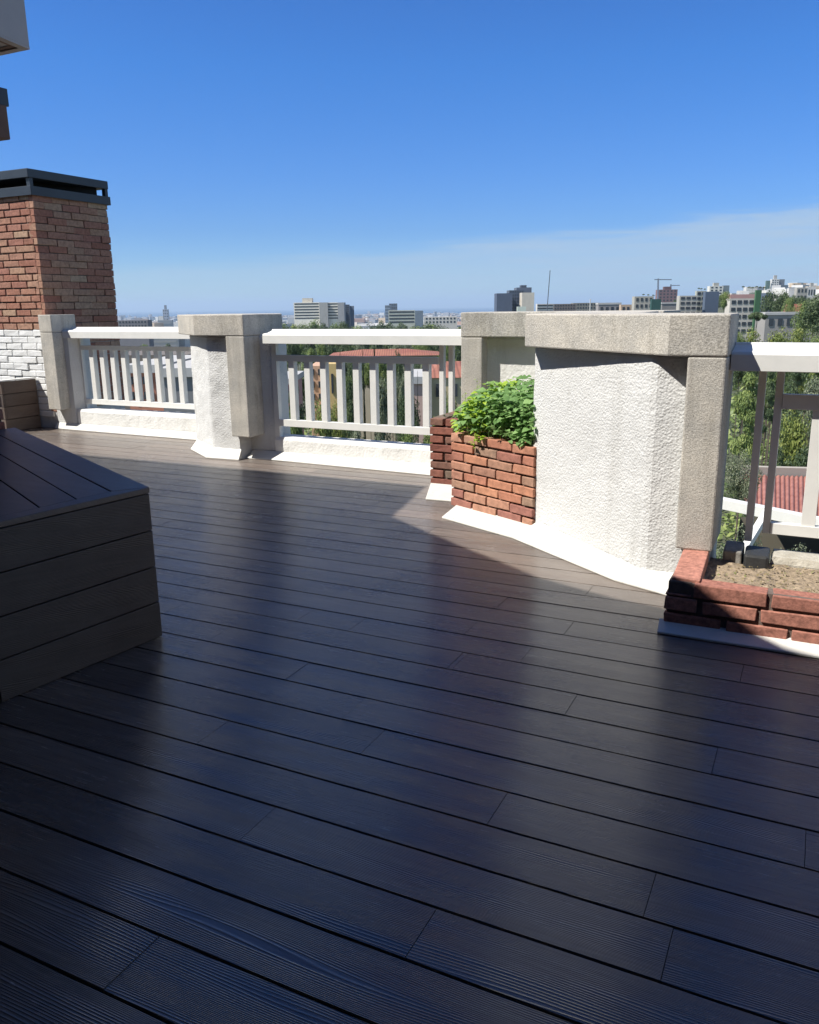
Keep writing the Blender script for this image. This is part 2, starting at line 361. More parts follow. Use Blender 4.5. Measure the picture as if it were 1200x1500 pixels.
# curb walls
def curb(label, poly, z1, inner, outer, mat='curb'):
    c = sum((Vector(p) for p in poly), Vector((0, 0)))/len(poly)
    t = thing('curb_wall', label, 'low wall', (c.x, c.y, 0), 'low white curb walls under the railings')
    mb = MB(); plaster(mb, poly, -.3, z1, .03, .009); mb.build('curb_body', M[mat], t)
    if inner:
        mb = MB(); flash(mb, inner, outer, .075); mb.build('flashing', M['stucco_flash'], t, .004)
curb('low cream stucco wall under the middle railing', [(-4.595, 6.40), (-2.95, 6.375), (-2.595, 6.37), (-2.595, 6.56), (-4.595, 6.60)], .215,
     [(-4.86, 6.40), (-4.59, 6.40), (-2.6, 6.37)], [(-4.86, 6.29), (-4.58, 6.31), (-2.6, 6.215)])
curb('low cream stucco wall under the left railing', [(-8.0, 7.13), (-5.76, 7.10), (-5.76, 7.36), (-8.0, 7.36)], .25,
     [(-8.36, 7.13), (-7.97, 7.13), (-5.6, 7.08)], [(-8.36, 7.08), (-7.97, 7.06), (-5.6, 6.99)])
curb('short beige curb stone behind the dry soil bed under the right railing', [(-.13, 4.19), (3.0, 4.19), (3.0, 4.36), (-.13, 4.36)], .20, None, None, 'sand')

# ------------------------------------------------------------------ railings
def railing(label, u0, u1, v, bars, bw, posts, low=(.318, .382), sub=(.923, .980), subu=None, lowz=0.2):
    t = thing('railing', label, 'railing', ((u0+u1)/2, v, 0), 'grey white terrace railings')
    prof = [(v, 1.088), (v, 1.163), (v+.010, 1.175), (v+.022, 1.178), (v+.075, 1.181), (v+.150, 1.200), (v+.160, 1.212), (v+.195, 1.212), (v+.20, 1.205), (v+.20, 1.088)]
    mb = MB(); mb.extr_u(prof, u0, u1, .5); mb.build('handrail', M['rail'], t, .002)
    a, b = subu or (u0, u1)
    mb = MB(); mb.box((a, v+.115, sub[0]), (b, v+.16, sub[1]), .5); mb.build('upper_rail', M['rail'], t, .002)
    mb = MB(); mb.box((a, v+.115, low[0]), (b, v+.16, low[1]), .5); mb.build('lower_rail', M['rail'], t, .002)
    for (ua, ub, za) in posts:
        mb = MB(); mb.box((ua, v+.12, za), (ub, v+.17, 1.0875), .5); mb.build('post', M['rail'], t, .002)
    for k, x in enumerate(bars):
        mb = MB(); mb.box((x, v+.122, low[1]), (x+bw, v+.122+bw, sub[0]), .5); mb.build('baluster', M['rail'], t, .0015)
    return t
railing('long railing of nine square bars between the two left-hand pillars and the leafy planter', -4.60, -2.585, 6.29,
        [-4.415+.1715*k for k in range(9)], .060, [(-4.60, -4.545, .2), (-2.885, -2.845, .2), (-2.80, -2.76, .2)], subu=(-4.544, -2.886))
railing('farther railing of nine square bars between the brick chimney and the narrow pillar', -8.099, -5.80, 7.12,
        [-7.83+.1685*k for k in range(9)], .064, [(-8.04, -7.95, .24)], low=(.305, .365), sub=(.948, .998), subu=(-7.949, -5.85))
railing('near railing section at the right edge with sky blue shade on its handrail', -.380, 3.0, 4.17,
        [-.012+.19*k for k in range(15)], .062, [(-.26, -.226, .24), (-.181, -.147, .29)], low=(.29, .345), sub=(.905, .975), subu=(-.146, 3.0))
mb = MB(); mb.box((-.372, 4.2, .2), (-.352, 4.26, 1.087), .5)

# ------------------------------------------------------------------ bricks
def brick_run(mb, p, q, z0, courses, ch, bl, joint=.012, depth=.10, jit=.0025, out=.006, seed=0, pick=None, half=.5, n=None):
    """individual bricks laid along p->q; the wall's face is on the right-hand side of p->q, bricks go in to the left"""
    r = random.Random(seed); p = Vector(p); q = Vector(q); L = (q-p).length; d = (q-p)/L; nn = Vector((-d.y, d.x))
    for c in range(courses):
        s = 0.0; first = True; off = (bl*half if c % 2 else bl)*r.uniform(.93, 1.07)
        while s < L-.01:
            e = s+(off if first else bl*r.uniform(.94, 1.06)); first = False
            if L-e < bl*.22: e = L
            e = min(e, L)
            pr = r.uniform(-.5, 1)*out
            pc = r.random() if pick is None else pick(c, s, r)
            o = p+d*(s+(joint/2 if s > 0 else -pr*.3))-nn*pr
            LL = e-s-joint/2-(joint/2 if e < L else 0)
            zz = z0+c*ch; dz = r.uniform(-.0015, .0015)
            if LL > .01: mb.obox(o, d, LL, depth+pr, zz+dz, zz+ch-joint+dz, pc, jit)
            s = e
CH = .0813; ZB = 1.19
def chim_pick(c, s, r): return r.random()
t = thing('chimney', 'tall brick chimney stack with dark metal cowl and white painted foot, at the left edge', 'chimney', (-9.1, 7.7, 0))
uR, vF, vB, uL = -8.35, 7.13, 8.27, -9.9
mb = MB(); mb.box((uL+.01, vF+.012, ZB), (uR-.012, vB-.012, 2.72), .5); mb.build('mortar_core', M['mortar'], t)
mb = MB(); nC = 19
brick_run(mb, (uL, vF), (uR-.055, vF), ZB, nC, CH, .262, .016, .10, .003, .008, 11, None, .45)
mb.build('brick_face', M['brick_chim'], t, .005)
mb = MB()
brick_run(mb, (uR, vF+.003), (uR, vB), ZB-12*CH-.01, nC+12, CH, .27, .006, .10, .004, .012, 12, None, .6)
mb.build('brick_side', M['brick_chim'], t, .004)
mb = MB(); mb.box((uL+.01, vF+.012, 0), (uR-.012, vB-.012, ZB-.002), .5); mb.build('painted_core', M['mortar_w'], t)
mb = MB(); brick_run(mb, (uL, vF), (uR-.055, vF), ZB-13*CH, 13, CH, .262, .008, .10, .004, .008, 13, None, .45)
mb.build('white_foot', M['brick_white'], t, .008)
# cowl: skirt, corner posts, hood
cw = thing('tmp', None, None); col.objects.unlink(cw); bpy.data.objects.remove(cw)
mb = MB(); 
for a, b in (((uL-.03, vF-.035, 2.70), (uR+.035, vF-.028, 2.80)), ((uR+.028, vF-.028, 2.70), (uR+.035, vB+.035, 2.80)), ((uL-.03, vB+.028, 2.70), (uR+.028, vB+.035, 2.80))): mb.box(a, b, .5)
mb.prism([(uL-.03, vF-.028), (uR+.028, vF-.028), (uR+.028, vB+.028), (uL-.03, vB+.028)], 2.795, 2.80, .5)
cowl = mb.build('cowl', M['metal_blue'], t, .003)
for (a, b) in ((uR-.01, vF-.015), (uR-.01, vB-.02), (uL+.02, vF-.015), (uR-.75, vF-.015)):
    mb = MB(); mb.box((a-.035, b, 2.80), (a+.02, b+.045, 2.915), .5); o = mb.build('cowl_post', M['metal_blue'], cowl); o.location = (0, 0, 0)
mb = MB()
mb.prism([(uL-.06, vF-.04), (uR+.02, vF-.04), (uR+.02, vB+.03), (uL-.06, vB+.03)], 2.892, 2.985, .5)
mb.add([(uL-.06, vF-.04, 2.986), (uR+.02, vF-.04, 2.986), (uR+.02, vB+.03, 2.986), (uL-.06, vB+.03, 2.986), ((uL+uR)/2, (vF+vB)/2, 3.02)], [(0, 1, 4), (1, 2, 4), (2, 3, 4), (3, 0, 4)], .5)
o = mb.build('cowl_hood', M['metal_blue'], cowl, .004); o.location = (0, 0, 0)
mb = MB(); mb.prism([(uL+.25, vF+.3), (uR-.3, vF+.3), (uR-.3, vB-.25), (uL+.25, vB-.25)], 2.80, 2.913, .5)
mb.prism([(uR-.3, vF+.3), (uR-.05, vB-.1), (uR-.3, vB-.1)], 2.80, 2.90, .5)
o = mb.build('flue', M['gap'], cowl); o.location = (0, 0, 0)

# planter box of boards next to the chimney foot
t = thing('planter_box', 'boarded planter box against the white painted brick foot of the chimney', 'planter', (-9.0, 6.9, 0))
for k in range(4):
    mb = MB(); z = .004+k*.15
    mb.obox((-9.9, 6.62), (1, 0), 1.27, .03, z, z+.144, random.random()); mb.obox((-8.632, 6.652), (0, 1), .46, .028, z, z+.144, random.random(), n=(-1, 0))
    mb.build('side_board', M['cladding'], t, .003)
mb = MB(); mb.box((-9.9, 6.652, 0), (-8.662, 7.11, .56), .5); mb.build('liner', M['gap'], t)
mb = MB(); mb.box((-9.9, 6.60, .604), (-8.62, 6.68, .618), .5); mb.box((-8.70, 6.68, .604), (-8.62, 7.11, .618), .5); mb.build('rim', M['rail'], t, .002)

# ------------------------------------------------------------------ brick planter with the leafy plant
t = thing('brick_planter', 'waist high orange brick planter full of green leaves beside the big white pillar', 'planter', (-2.0, 5.5, 0))
def pk(c, s, r):
    if c <= 1: return r.choice([.0, .98, .02])
    return r.random()
CP = .0655; z0 = .035
mb = MB(); brick_run(mb, (-2.25, 5.20), (-1.535, 4.835), z0, 8, CP, .235, .012, .11, .003, .005, 21, pk, .55)
mb.build('front_bricks', M['brick_plant'], t, .005)
mb = MB(); brick_run(mb, (-2.665, 5.74), (-2.25, 5.72), z0+.005, 8, CP*1.02, .22, .014, .10, .003, .006, 22, None, .55)
brick_run(mb, (-2.665, 6.36), (-2.665, 5.75), z0+.005, 8, CP*1.02, .22, .014, .10, .003, .006, 23, None, .55)
mb.build('rear_bricks', M['brick_dark'], t, .005)
mb = MB(); brick_run(mb, (-2.25, 5.72), (-2.25, 5.21), z0, 8, CP, .22, .012, .10, .003, .005, 24, None, .55); mb.build('side_bricks', M['brick_plant'], t, .005)
mb = MB(); mb.prism([(-2.235, 5.215), (-1.56, 4.87), (-1.565, 6.16), (-2.38, 6.165), (-2.38, 6.16), (-2.58, 6.16), (-2.65, 5.76), (-2.235, 5.735)], .0, .50, .5); mb.build('mortar', M['mortar'], t)
mb = MB(); mb.prism([(-2.17, 5.26), (-1.575, 4.96), (-1.57, 6.16), (-2.38, 6.16), (-2.57, 5.83), (-2.17, 5.80)], .50, .535, .5); mb.build('soil', M['soil'], t)
mb = MB(); flash(mb, [(-2.20, 5.20), (-1.53, 4.83)], [(-2.21, 4.945), (-1.50, 4.61)], .05)
flash(mb, [(-2.66, 5.74), (-2.26, 5.73)], [(-2.545, 5.40), (-2.22, 5.42)], .055); mb.build('flashing', M['stucco_flash'], t, .003)

def leaf(mb, c, d, up, L, W, fold=.25, piece=None, droop=.25):
    d = d.normalized(); s = d.cross(up)
    if s.length < 1e-3: s = d.orthogonal()
    s.normalize(); n = s.cross(d).normalized()
    b = c; m = c+d*L*.38+n*L*.05; tip = c+d*L-n*L*droop
    l = c+d*L*.28+s*W*.5+n*W*fold; r = c+d*L*.28-s*W*.5+n*W*fold
    l2 = c+d*L*.66+s*W*.28+n*W*fold*.3-n*L*droop*.4; r2 = c+d*L*.66-s*W*.28+n*W*fold*.3-n*L*droop*.4; m2 = c+d*L*.7-n*L*droop*.4
    l0 = c-d*L*.06+s*W*.25; r0 = c-d*L*.06-s*W*.25
    mb.add([b, l0, l, l2, tip, r2, r, r0, m, m2], [(0, 8, 2, 1), (8, 9, 3, 2), (9, 4, 3), (0, 7, 6, 8), (8, 6, 5, 9), (9, 5, 4)], piece, True)
t = thing('leafy_plant', 'dense bright green leafy plant spilling over the orange brick planter', 'plant', (-2.0, 5.5, .5))
mb = MB(); ms = MB(); rl = random.Random(5)
for k in range(2600):
    a = rl.random(); b = rl.random()
    u = -2.27+a*.73; lo = 5.20-(u+2.25)*.51+.02; v = lo+b**1.3*.85
    if u < -2.2: v = 5.3+b*.6
    hh = (.17+.11*math.sin(min(1, max(0, (u+2.35)/.75))*math.pi*.75)+.07*min(1, (v-lo)*3)) * rl.uniform(.08, 1.0)
    hh *= min(1, .35+2.2*(u+2.36)) if u < -2.1 else 1
    hh += .045*noise.noise(Vector((u*6, v*6, 0)))
    c = Vector((u, v-.03*rl.random(), .545+max(.0, hh)))
    az = rl.uniform(0, 2*math.pi); d = Vector((math.cos(az), math.sin(az)-.5, rl.uniform(-.5, .35)))
    L = rl.choice([rl.uniform(.028, .05), rl.uniform(.035, .072)]); young = 1 if (u < -1.93 and rl.random() < .6) else 0
    leaf(mb, c, d, Vector((rl.uniform(-.35, .35), rl.uniform(-.6, .1), 1)), L, L*.86, .16, (.7+.3*rl.random()) if young else rl.random()*.72, rl.uniform(.05, .3))
    if k % 9 == 0: ms.tube((u, v, .53), c, .002, .0012, 5)
for (su, sv, sz, n) in ((-2.20, 5.55, .90, 24), (-2.27, 5.5, .80, 20), (-2.12, 5.45, .86, 18), (-2.02, 4.99+.06, .47, 8), (-1.97, 5.03, .52, 6)):
    for k in range(n):
        z = .56+(sz-.56)*k/n; az = k*2.4; d = Vector((math.cos(az), math.sin(az), .3))
        L = .045*(1-.55*k/n); c = Vector((su+.02*math.sin(k), sv, z)); leaf(mb, c, d, Vector((0, 0, 1)), L, L*.8, .15, .75+.25*rl.random())
    ms.tube((su, sv, .54), (su, sv, sz), .003, .001, 5)
mb.build('leaves', M['leaf_plant'], t); ms.build('stems', M['leaf_plant'], t)
t = thing('weed_tuft', 'small pale sprouting weed on the dark rear corner of the orange brick planter', 'weed', (-2.5, 5.95, .53))
mb = MB()
for k in range(90):
    c = Vector((rl.uniform(-2.62, -2.36), rl.uniform(5.86, 6.1), .535+rl.random()*.035)); az = rl.uniform(0, 6.28)
    leaf(mb, c, Vector((math.cos(az), math.sin(az), .5)), Vector((0, 0, 1)), rl.uniform(.02, .04), .015, .15, rl.random())
mb.build('leaves', M['leaf_grey'], t)

# ------------------------------------------------------------------ low brick planter at the right with dry soil
t = thing('brick_planter', 'low red brick planter bed of dry soil in front of the right railing', 'planter', (.8, 3.9, 0))
mb = MB(); CQ = .0705
mb.obox((-.515, 4.04), (.04, -1), .47, .118, .172, .236, .2, .002)
brick_run(mb, (-.398, 3.545), (3.1, 3.545), .026+2*CQ, 1, CQ, .30, .013, .095, .003, .002, 33, None, .9)
mb.obox((-.515, 3.548), (1, 0), .108, .2, .026+2*CQ-.006, .171, .4, .001)
brick_run(mb, (-.515, 3.542), (3.1, 3.542), .026, 2, CQ, .245, .015, .095, .003, .004, 37, None, .6)
mb.build('bricks', M['brick_red'], t, .006, 3)
mb = MB(); mb.box((-.505, 3.556, 0), (3.1, 3.63, .222), .5); mb.box((-.503, 3.56, 0), (-.41, 4.02, .225), .5); mb.build('mortar', M['mortar'], t)
mb = MB()
for a in range(60):
    for b in range(8):
        pass
nu, nv = 120, 24; vs = []
for b in range(nv+1):
    for a in range(nu+1):
        u = -.41+3.5*a/nu; v = 3.632+.55*b/nv
        vs.append((u, v, .165+.018*noise.noise(Vector((u*7, v*7, 3)))+.012*noise.noise(Vector((u*30, v*30, 1)))))
mb.add(vs, [(b*(nu+1)+a, b*(nu+1)+a+1, (b+1)*(nu+1)+a+1, (b+1)*(nu+1)+a) for b in range(nv) for a in range(nu)], .5); mb.build('soil', M['soil'], t)
mb = MB(); flash(mb, [(-.535, 3.56), (3.1, 3.56)], [(-.528, 3.478), (3.1, 3.478)], .045); mb.build('flashing', M['stucco_flash'], t, .003)
mb = MB(); rl = random.Random(9)
for k in range(1500):
    c = Vector((rl.uniform(-.36, 2.2), rl.uniform(3.66, 4.16), .168+rl.random()*.012)); az = rl.uniform(0, 6.28); s = rl.uniform(.006, .022)
    leaf(mb, c, Vector((math.cos(az), math.sin(az), rl.uniform(0, .9))), Vector((0, 0, 1)), s, s*rl.uniform(.2, .7), .2, rl.random())
tag(mb.build('dry_weeds', M['weed']), 'dry leaf litter and weeds on the soil of the low red planter', kind='stuff')
o = MB(); o.box((-.345, 4.14, .10), (-.255, 4.32, .225), .5, .004); o2 = o.build('stone_slab', M['stone'], None, .008)
tag(o2, 'grey stone block at the foot of the big pillar, left of the black block', 'stone block')
o = MB(); o.box((-.246, 4.10, .12), (-.135, 4.30, .222), .5, .004); o2 = o.build('rubber_block', M['black'], None, .012)
tag(o2, 'black rubber block under the two thin posts of the right railing', 'block')

# ------------------------------------------------------------------ bench / storage box
t = thing('storage_bench', 'dark brown boarded storage bench with mitred top in the left foreground', 'bench', (-3.5, 2.6, 0))
A = Vector((-2.495, 2.556)); B = Vector((-2.59, 1.815)); C2 = Vector((-4.64, 3.62)); D2 = Vector((-4.64, 1.62))
zt = .673
def inset(a, b, w):   # line a->b shifted to its left by w
    d = (b-a).normalized(); n = Vector((-d.y, d.x)); return a+n*w, b+n*w
def isect(p1, p2, q1, q2):
    d1 = p2-p1; d2 = q2-q1; k = ((q1.x-p1.x)*d2.y-(q1.y-p1.y)*d2.x)/(d1.x*d2.y-d1.y*d2.x); return p1+d1*k
# order counter-clockwise: B -> A -> C2 -> D2
bw = .062
iBA = inset(B, A, .075); iAC = inset(A, C2, .15); iDB = inset(D2, B, .09)
a1 = isect(*iBA, *iAC); b1 = isect(*iBA, *iDB); c1 = isect(*iAC, C2, D2); d1 = isect(*iDB, C2, D2)
g = .0025
mb = MB(); mb.prism([B, A, a1, b1], zt-.024, zt, .3); mb.prism([A+Vector((-g, g*2)), C2, c1, a1+Vector((-g, g*2))], zt-.024, zt, .8); mb.prism([D2, B, b1, d1], zt-.024, zt-.0005, .5)
mb.build('top_border', M['bench_top'], t, .003)
# inner boards parallel to A->C2
dAC = (C2-A).normalized(); nAC = Vector((-dAC.y, dAC.x)); mb = MB(); w = .153; k = 0
iBA2 = inset(iBA[0], iBA[1], .004)
while k < 12:
    lo = .154+k*w; p = A+nAC*lo; q = A+nAC*(lo+w-.006)
    P0 = isect(p, p+dAC, *iBA2); Q0 = isect(q, q+dAC, *iBA2); P1 = isect(p, p+dAC, C2, D2); Q1 = isect(q, q+dAC, C2, D2)
    lim = isect(*iDB, *iBA2)
    poly = [P0, P1, Q1, Q0]
    # clip against the near border
    def side(pt): dd = iDB[1]-iDB[0]; return dd.x*(pt.y-iDB[0].y)-dd.y*(pt.x-iDB[0].x)
    out = []
    for i2 in range(4):
        e, f = poly[i2], poly[(i2+1) % 4]; se, sf = side(e)-.004, side(f)-.004
        if se >= 0: out.append(e)
        if se*sf < 0: out.append(e+(f-e)*(se/(se-sf)))
    if len(out) >= 3: mb.prism(out, zt-.024, zt-.001+.0004*(k % 2), random.random())
    k += 1
mb.build('top_boards', M['bench_top'], t, .002)
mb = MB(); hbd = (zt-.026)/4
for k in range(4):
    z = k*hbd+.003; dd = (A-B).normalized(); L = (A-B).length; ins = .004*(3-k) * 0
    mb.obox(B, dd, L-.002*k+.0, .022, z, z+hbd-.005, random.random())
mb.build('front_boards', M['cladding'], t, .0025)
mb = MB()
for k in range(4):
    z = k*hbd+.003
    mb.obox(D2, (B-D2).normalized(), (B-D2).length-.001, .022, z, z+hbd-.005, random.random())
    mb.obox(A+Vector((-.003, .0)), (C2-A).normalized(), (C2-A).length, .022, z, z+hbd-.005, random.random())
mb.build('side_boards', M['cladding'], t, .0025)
ins = [B.lerp(Vector((-3.6, 2.5)), .04), A.lerp(Vector((-3.6, 2.5)), .04), C2.lerp(Vector((-3.6, 2.5)), .03), D2.lerp(Vector((-3.6, 2.5)), .03)]
mb = MB(); mb.prism(ins, 0.001, zt-.03, .5); mb.build('core', M['gap'], t)

# ------------------------------------------------------------------ the house behind and beside the camera
t = thing('penthouse', 'penthouse corner with pale boxed eave reaching over the deck, cut by the left edge', 'house', (-4.6, 2.0, 0))
EZ = 2.974
eave = [(-4.581, 4.026), (-4.375, 3.033), (-3.896, 2.714), (-3.064, 2.19), (-2.634, 2.038), (-2.40, 2.0), (-2.098, 1.857), (-1.845, 1.69), (-1.6, 1.635), (6.5, 1.635), (6.5, -5.0), (-12, -5.0), (-12, 4.026)]
mb = MB(); mb.prism(eave[::-1], EZ+.012, EZ+.42, .5); mb.build('eave', M['fascia'], t, .004)
def shrink(poly, w):
    c = []; n = len(poly)
    for k in range(n):
        a, b, d = Vector(poly[k-1]), Vector(poly[k]), Vector(poly[(k+1) % n])
        e1 = (b-a).normalized(); e2 = (d-b).normalized(); n1 = Vector((e1.y, -e1.x)); n2 = Vector((e2.y, -e2.x))
        m = (n1+n2); m = m/max(.3, m.dot(n1)); c.append(b+m*w)
    return c
sh = shrink(eave, .05)
mb = MB(); n = len(eave); 
for k in range(n):
    a, b, c, d = eave[k], eave[(k+1) % n], sh[(k+1) % n], sh[k]
    mb.add([(a[0], a[1], EZ), (b[0], b[1], EZ), (c[0], c[1], EZ), (d[0], d[1], EZ), (a[0], a[1], EZ+.0125), (b[0], b[1], EZ+.0125), (c[0], c[1], EZ+.0125), (d[0], d[1], EZ+.0125)],
           [(0, 3, 2, 1), (0, 1, 5, 4), (2, 3, 7, 6)], .5)
mb.build('drip_edge', M['fascia'], t)
sh2 = shrink(eave, .09); mb = MB()
for k in range(n):
    a, b, c, d = sh[k], sh[(k+1) % n], sh2[(k+1) % n], sh2[k]
    mb.add([(a[0], a[1], EZ+.008), (b[0], b[1], EZ+.008), (c[0], c[1], EZ+.008), (d[0], d[1], EZ+.008)], [(0, 3, 2, 1)], .5)
mb.build('soffit_trim', M['wood'], t)
up = shrink(eave, 1.15)
up = [(-5.75, 2.85), (-5.4, 1.9), (-3.9, .55), (-2.6, .1), (6.4, .0), (6.4, -4.8), (-11.9, -4.8), (-11.9, 2.85)]
mb = MB(); mb.prism(up[::-1], EZ+.4195, EZ+2.2, .5); mb.build('upper_sky_blocker', M['mortar'], t)  # unseen storey added over the eave to darken deck reflections and cut skylight
uW = -4.655
mb = MB(); brick_run(mb, (uW, 1.2), (uW, 3.56), .0, 34, .0813, .27, .014, .10, .003, .006, 51, None, .5)
brick_run(mb, (uW-.1, 3.56), (-7.2, 3.56), .0, 34, .0813, .27, .014, .10, .003, .006, 52, None, .5)
mb.build('brick_corner', M['brick_dark'], t, .004)
mb = MB(); mb.prism([(uW-.012, 1.2), (uW-.012, 3.548), (-12, 3.548), (-12, -4.8), (-11.9, -4.8)], 0, EZ, .5)
mb.prism([(-11.9, -4.8), (6.4, -4.8), (6.4, -1.6), (uW-.012, -1.6), (uW-.012, 1.199), (-11.9, 1.199)], 0, EZ, .5)
mb.prism([(1.9, -1.599), (6.4, -1.599), (6.4, 1.5), (1.9, 1.5)], 0, EZ, .5)  # added out-of-view right wing, keeps side skylight off the near deck
mb.build('wall', M['mortar'], t)
mb = MB(); brick_run(mb, (uW, -1.61), (-2.0, -1.61), .0, 34, .0813, .27, .014, .06, .003, .006, 53, None, .5)
mb = MB(); mb.box((-1.9, -1.62, .05), (1.9, -1.58, 2.35), .5); dr = mb.build('sliding_door', M['black'], t, .004)
dr['label'] = 'dark glass sliding door'
mb = MB(); mb.box((-4.655, 3.40, 2.355), (-4.285, 3.56, 2.535), .5); bm_ = mb.build('timber_beam', M['wood'], t, .006)
mb = MB(); mb.box((-4.655, 3.38, 2.536), (-4.30, 3.59, 2.63), .5); o = mb.build('metal_cap', M['metal_blue'], bm_, .004); o.location = (0, 0, 0)

# ------------------------------------------------------------------ terrain, sea, hills
def sm(a, b, x):
    x = min(1, max(0, (x-a)/(b-a))); return x*x*(3-2*x)
def lerp_tab(tab, x):
    for (a, p), (b, q) in zip(tab[:-1], tab[1:]):
        if x <= b: return p+(q-p)*(x-a)/(b-a)
    return tab[-1][1]
def ground(u, v):
    y = -u*math.sin(YAW)*-1 if False else (-u*math.sin(-YAW)*-1)
    # view-aligned coordinates
    x = u*math.cos(YAW)+v*math.sin(YAW); y = -u*math.sin(YAW)+v*math.cos(YAW)
    D = math.hypot(x, y); az = math.degrees(math.atan2(x, y))
    z = lerp_tab([(0, -13), (60, -13.5), (150, -18), (350, -25), (700, -33), (1500, -50), (4000, -75), (8500, -88), (9500, -94), (1e9, -120)], D)
    r = sm(8, 25, az) * (1-sm(80, 110, az))
    if D > 1400: r = r*(1-sm(1400, 3000, D)) + sm(20, 29, az)*(1-sm(80, 110, az))*sm(1400, 3000, D)
    z += r*lerp_tab([(0, 0), (80, 1), (250, 12), (600, 30), (1000, 55), (2500, 100), (5000, 220), (8000, 240), (14000, 330), (22000, 0), (1e9, 0)], D)*(1 if D < 20000 else 1)
    z += (noise.noise(Vector((u*.004, v*.004, 0)))*3 if 100 < D < 5000 else 0)
    return z
def tland(name, rs, nA, mat, cen=0):
    mb = MB(); vs = []; n = nA
    for r in rs:
        for k in range(n):
            a = 2*math.pi*k/n; u, v = r*math.cos(a), r*math.sin(a); vs.append((u, v, ground(u, v)))
    fs = [(j*n+k, j*n+(k+1) % n, (j+1)*n+(k+1) % n, (j+1)*n+k) for j in range(len(rs)-1) for k in range(n)]
    fs.append(tuple(range(n))); mb.add(vs, fs, .5, True); return mb.build(name, mat)
M['ground'] = plain('dry green ground', (.045, .06, .03), (.11, .11, .06), .05, .95)
rs = [5, 20, 40, 60, 90, 130, 180, 250, 350, 500, 700, 1000, 1400, 2000, 3000, 4000, 5500, 7000, 8500, 9200, 10000, 12000, 14000, 17000, 22000]
tag(tland('ground', rs, 144, M['ground']), 'wooded hillside running down to the city', kind='structure')
m, nt, b = nmat('sea water'); b.inputs['Base Color'].default_value = (.02, .06, .10, 1); b.inputs['Roughness'].default_value = .35
bump(nt, b, noise_n(nt, coords(nt), .02, 4), .5, 3); M['sea'] = m
mb = MB(); S = 58000; mb.add([(-S, -S, -91), (S, -S, -91), (S, S, -91), (-S, S, -91)], [(0, 1, 2, 3)], .5)
tag(mb.build('sea', M['sea']), 'flat blue sea on the horizon', kind='structure')

# ------------------------------------------------------------------ far things
def gz(p): return ground(p.x, p.y)
VX = vec_uv(1, 0, 0); VY = vec_uv(0, 1, 0)
M['glassdark'] = plain('dark window glass', (.03, .035, .045), (.05, .06, .07), 1, .25)
def wallmat(c, k=.85): return plain('painted facade', c, tuple(x*k for x in c), .3, .85)
_wm = {}
def wm(c):
    if c not in _wm: _wm[c] = wallmat(c)
    return _wm[c]
def building(label, x0, x1, ytop, D, color, ybase=None, depth=None, rows=0, cols=0, bands=False, roof=None, rot=0, name='apartment_building', cat='building', group=None, winc=None, top=None, side=0, gap=.5):
    """block whose front spans photo columns x0..x1 at distance D with its roof line at row ytop"""
    a = far(x0, D, ytop); b = far(x1, D, ytop); W = (b-a).length; zt_ = (a.z+b.z)/2
    c = (a+b)/2; zb = gz(c)-1.0
    if ybase is not None: zb = min(zb, far((x0+x1)/2, D, ybase).z)
    dp = depth or W*.5; Ht = zt_-zb
    t = thing(name, label, cat, (c.x, c.y, zb), group); t.rotation_euler = (0, 0, YAW+R(rot))
    mb = MB(); mb.box((-W/2, 0, 0), (W/2, dp, Ht), .5); w_ = mb.build('wall', wm(color), t, local=True)
    if rows:
        vis = zt_-(far((x0+x1)/2, D, ybase).z if ybase else zb); st = vis/rows
        if bands:
            for r in range(rows):
                z = Ht-(r+1)*st+st*.28; mb = MB(); mb.box((-W*.47, -.12, z), (W*.47, .05, z+st*.45), .5)
                mb.build('window_band', winc or M['glassdark'], t, local=True)
        else:
            me = None; cw_ = W*.94/cols
            for r in range(rows):
                for k in range(cols):
                    if me is None:
                        mb = MB(); mb.box((0, -.1, 0), (cw_*gap, .05, st*.5), .5); o = mb.build('window', winc or M['glassdark'], t, local=True); me = o.data
                    else:
                        o = bpy.data.objects.new('window', me); col.objects.link(o); o.parent = t
                    o.location = (-W*.47+cw_*(k+.5-gap/2), 0, Ht-(r+1)*st+st*.25)
    if roof == 'hip' or roof == 'gable':
        e = W*.04; h = min(W*.16, 3.2) if top is None else top; mb = MB(); hy = dp/2
        ri = W*.28 if roof == 'hip' else -.02
        mb.add([(-W/2-e, -e, Ht), (W/2+e, -e, Ht), (W/2+e, dp+e, Ht), (-W/2-e, dp+e, Ht), (-W/2+ri, hy, Ht+h), (W/2-ri, hy, Ht+h)],
               [(0, 1, 5, 4), (1, 2, 5), (2, 3, 4, 5), (3, 0, 4), (0, 3, 2, 1)], .5)
        mb.build('roof', M['tiles'], t, local=True)
    elif roof == 'flat':
        mb = MB(); mb.box((-W/2-.15, -.15, Ht), (W/2+.15, dp+.15, Ht+max(.3, Ht*.03)), .5); mb.build('roof', wm((.45, .44, .42)), t, local=True)
    if side:
        mb = MB(); mb.box((-W*.18, dp*.2, Ht), (W*.2, dp*.7, Ht+side), .5); mb.build('roof_housing', wm(tuple(x*.6 for x in color)), t, local=True)
    return t
def tiles():
    m, nt, b = nmat('clay roof tiles'); b.inputs['Roughness'].default_value = .85
    v = coords(nt); w = N(nt, 'ShaderNodeTexWave'); w.inputs['Scale'].default_value = 1.2; w.inputs['Distortion'].default_value = .3
    nt.links.new(v, w.inputs[0]); c = ramp(nt, noise_n(nt, v, .9, 4), [(.3, (.25, .085, .06)), (.7, (.34, .145, .09))])
    nt.links.new(mixc(nt, 1.0, c, ramp(nt, w.outputs['Fac'], [(0, (.6,)*3), (.6, (1,)*3)]), 'MULTIPLY'), b.inputs['Base Color']); return m
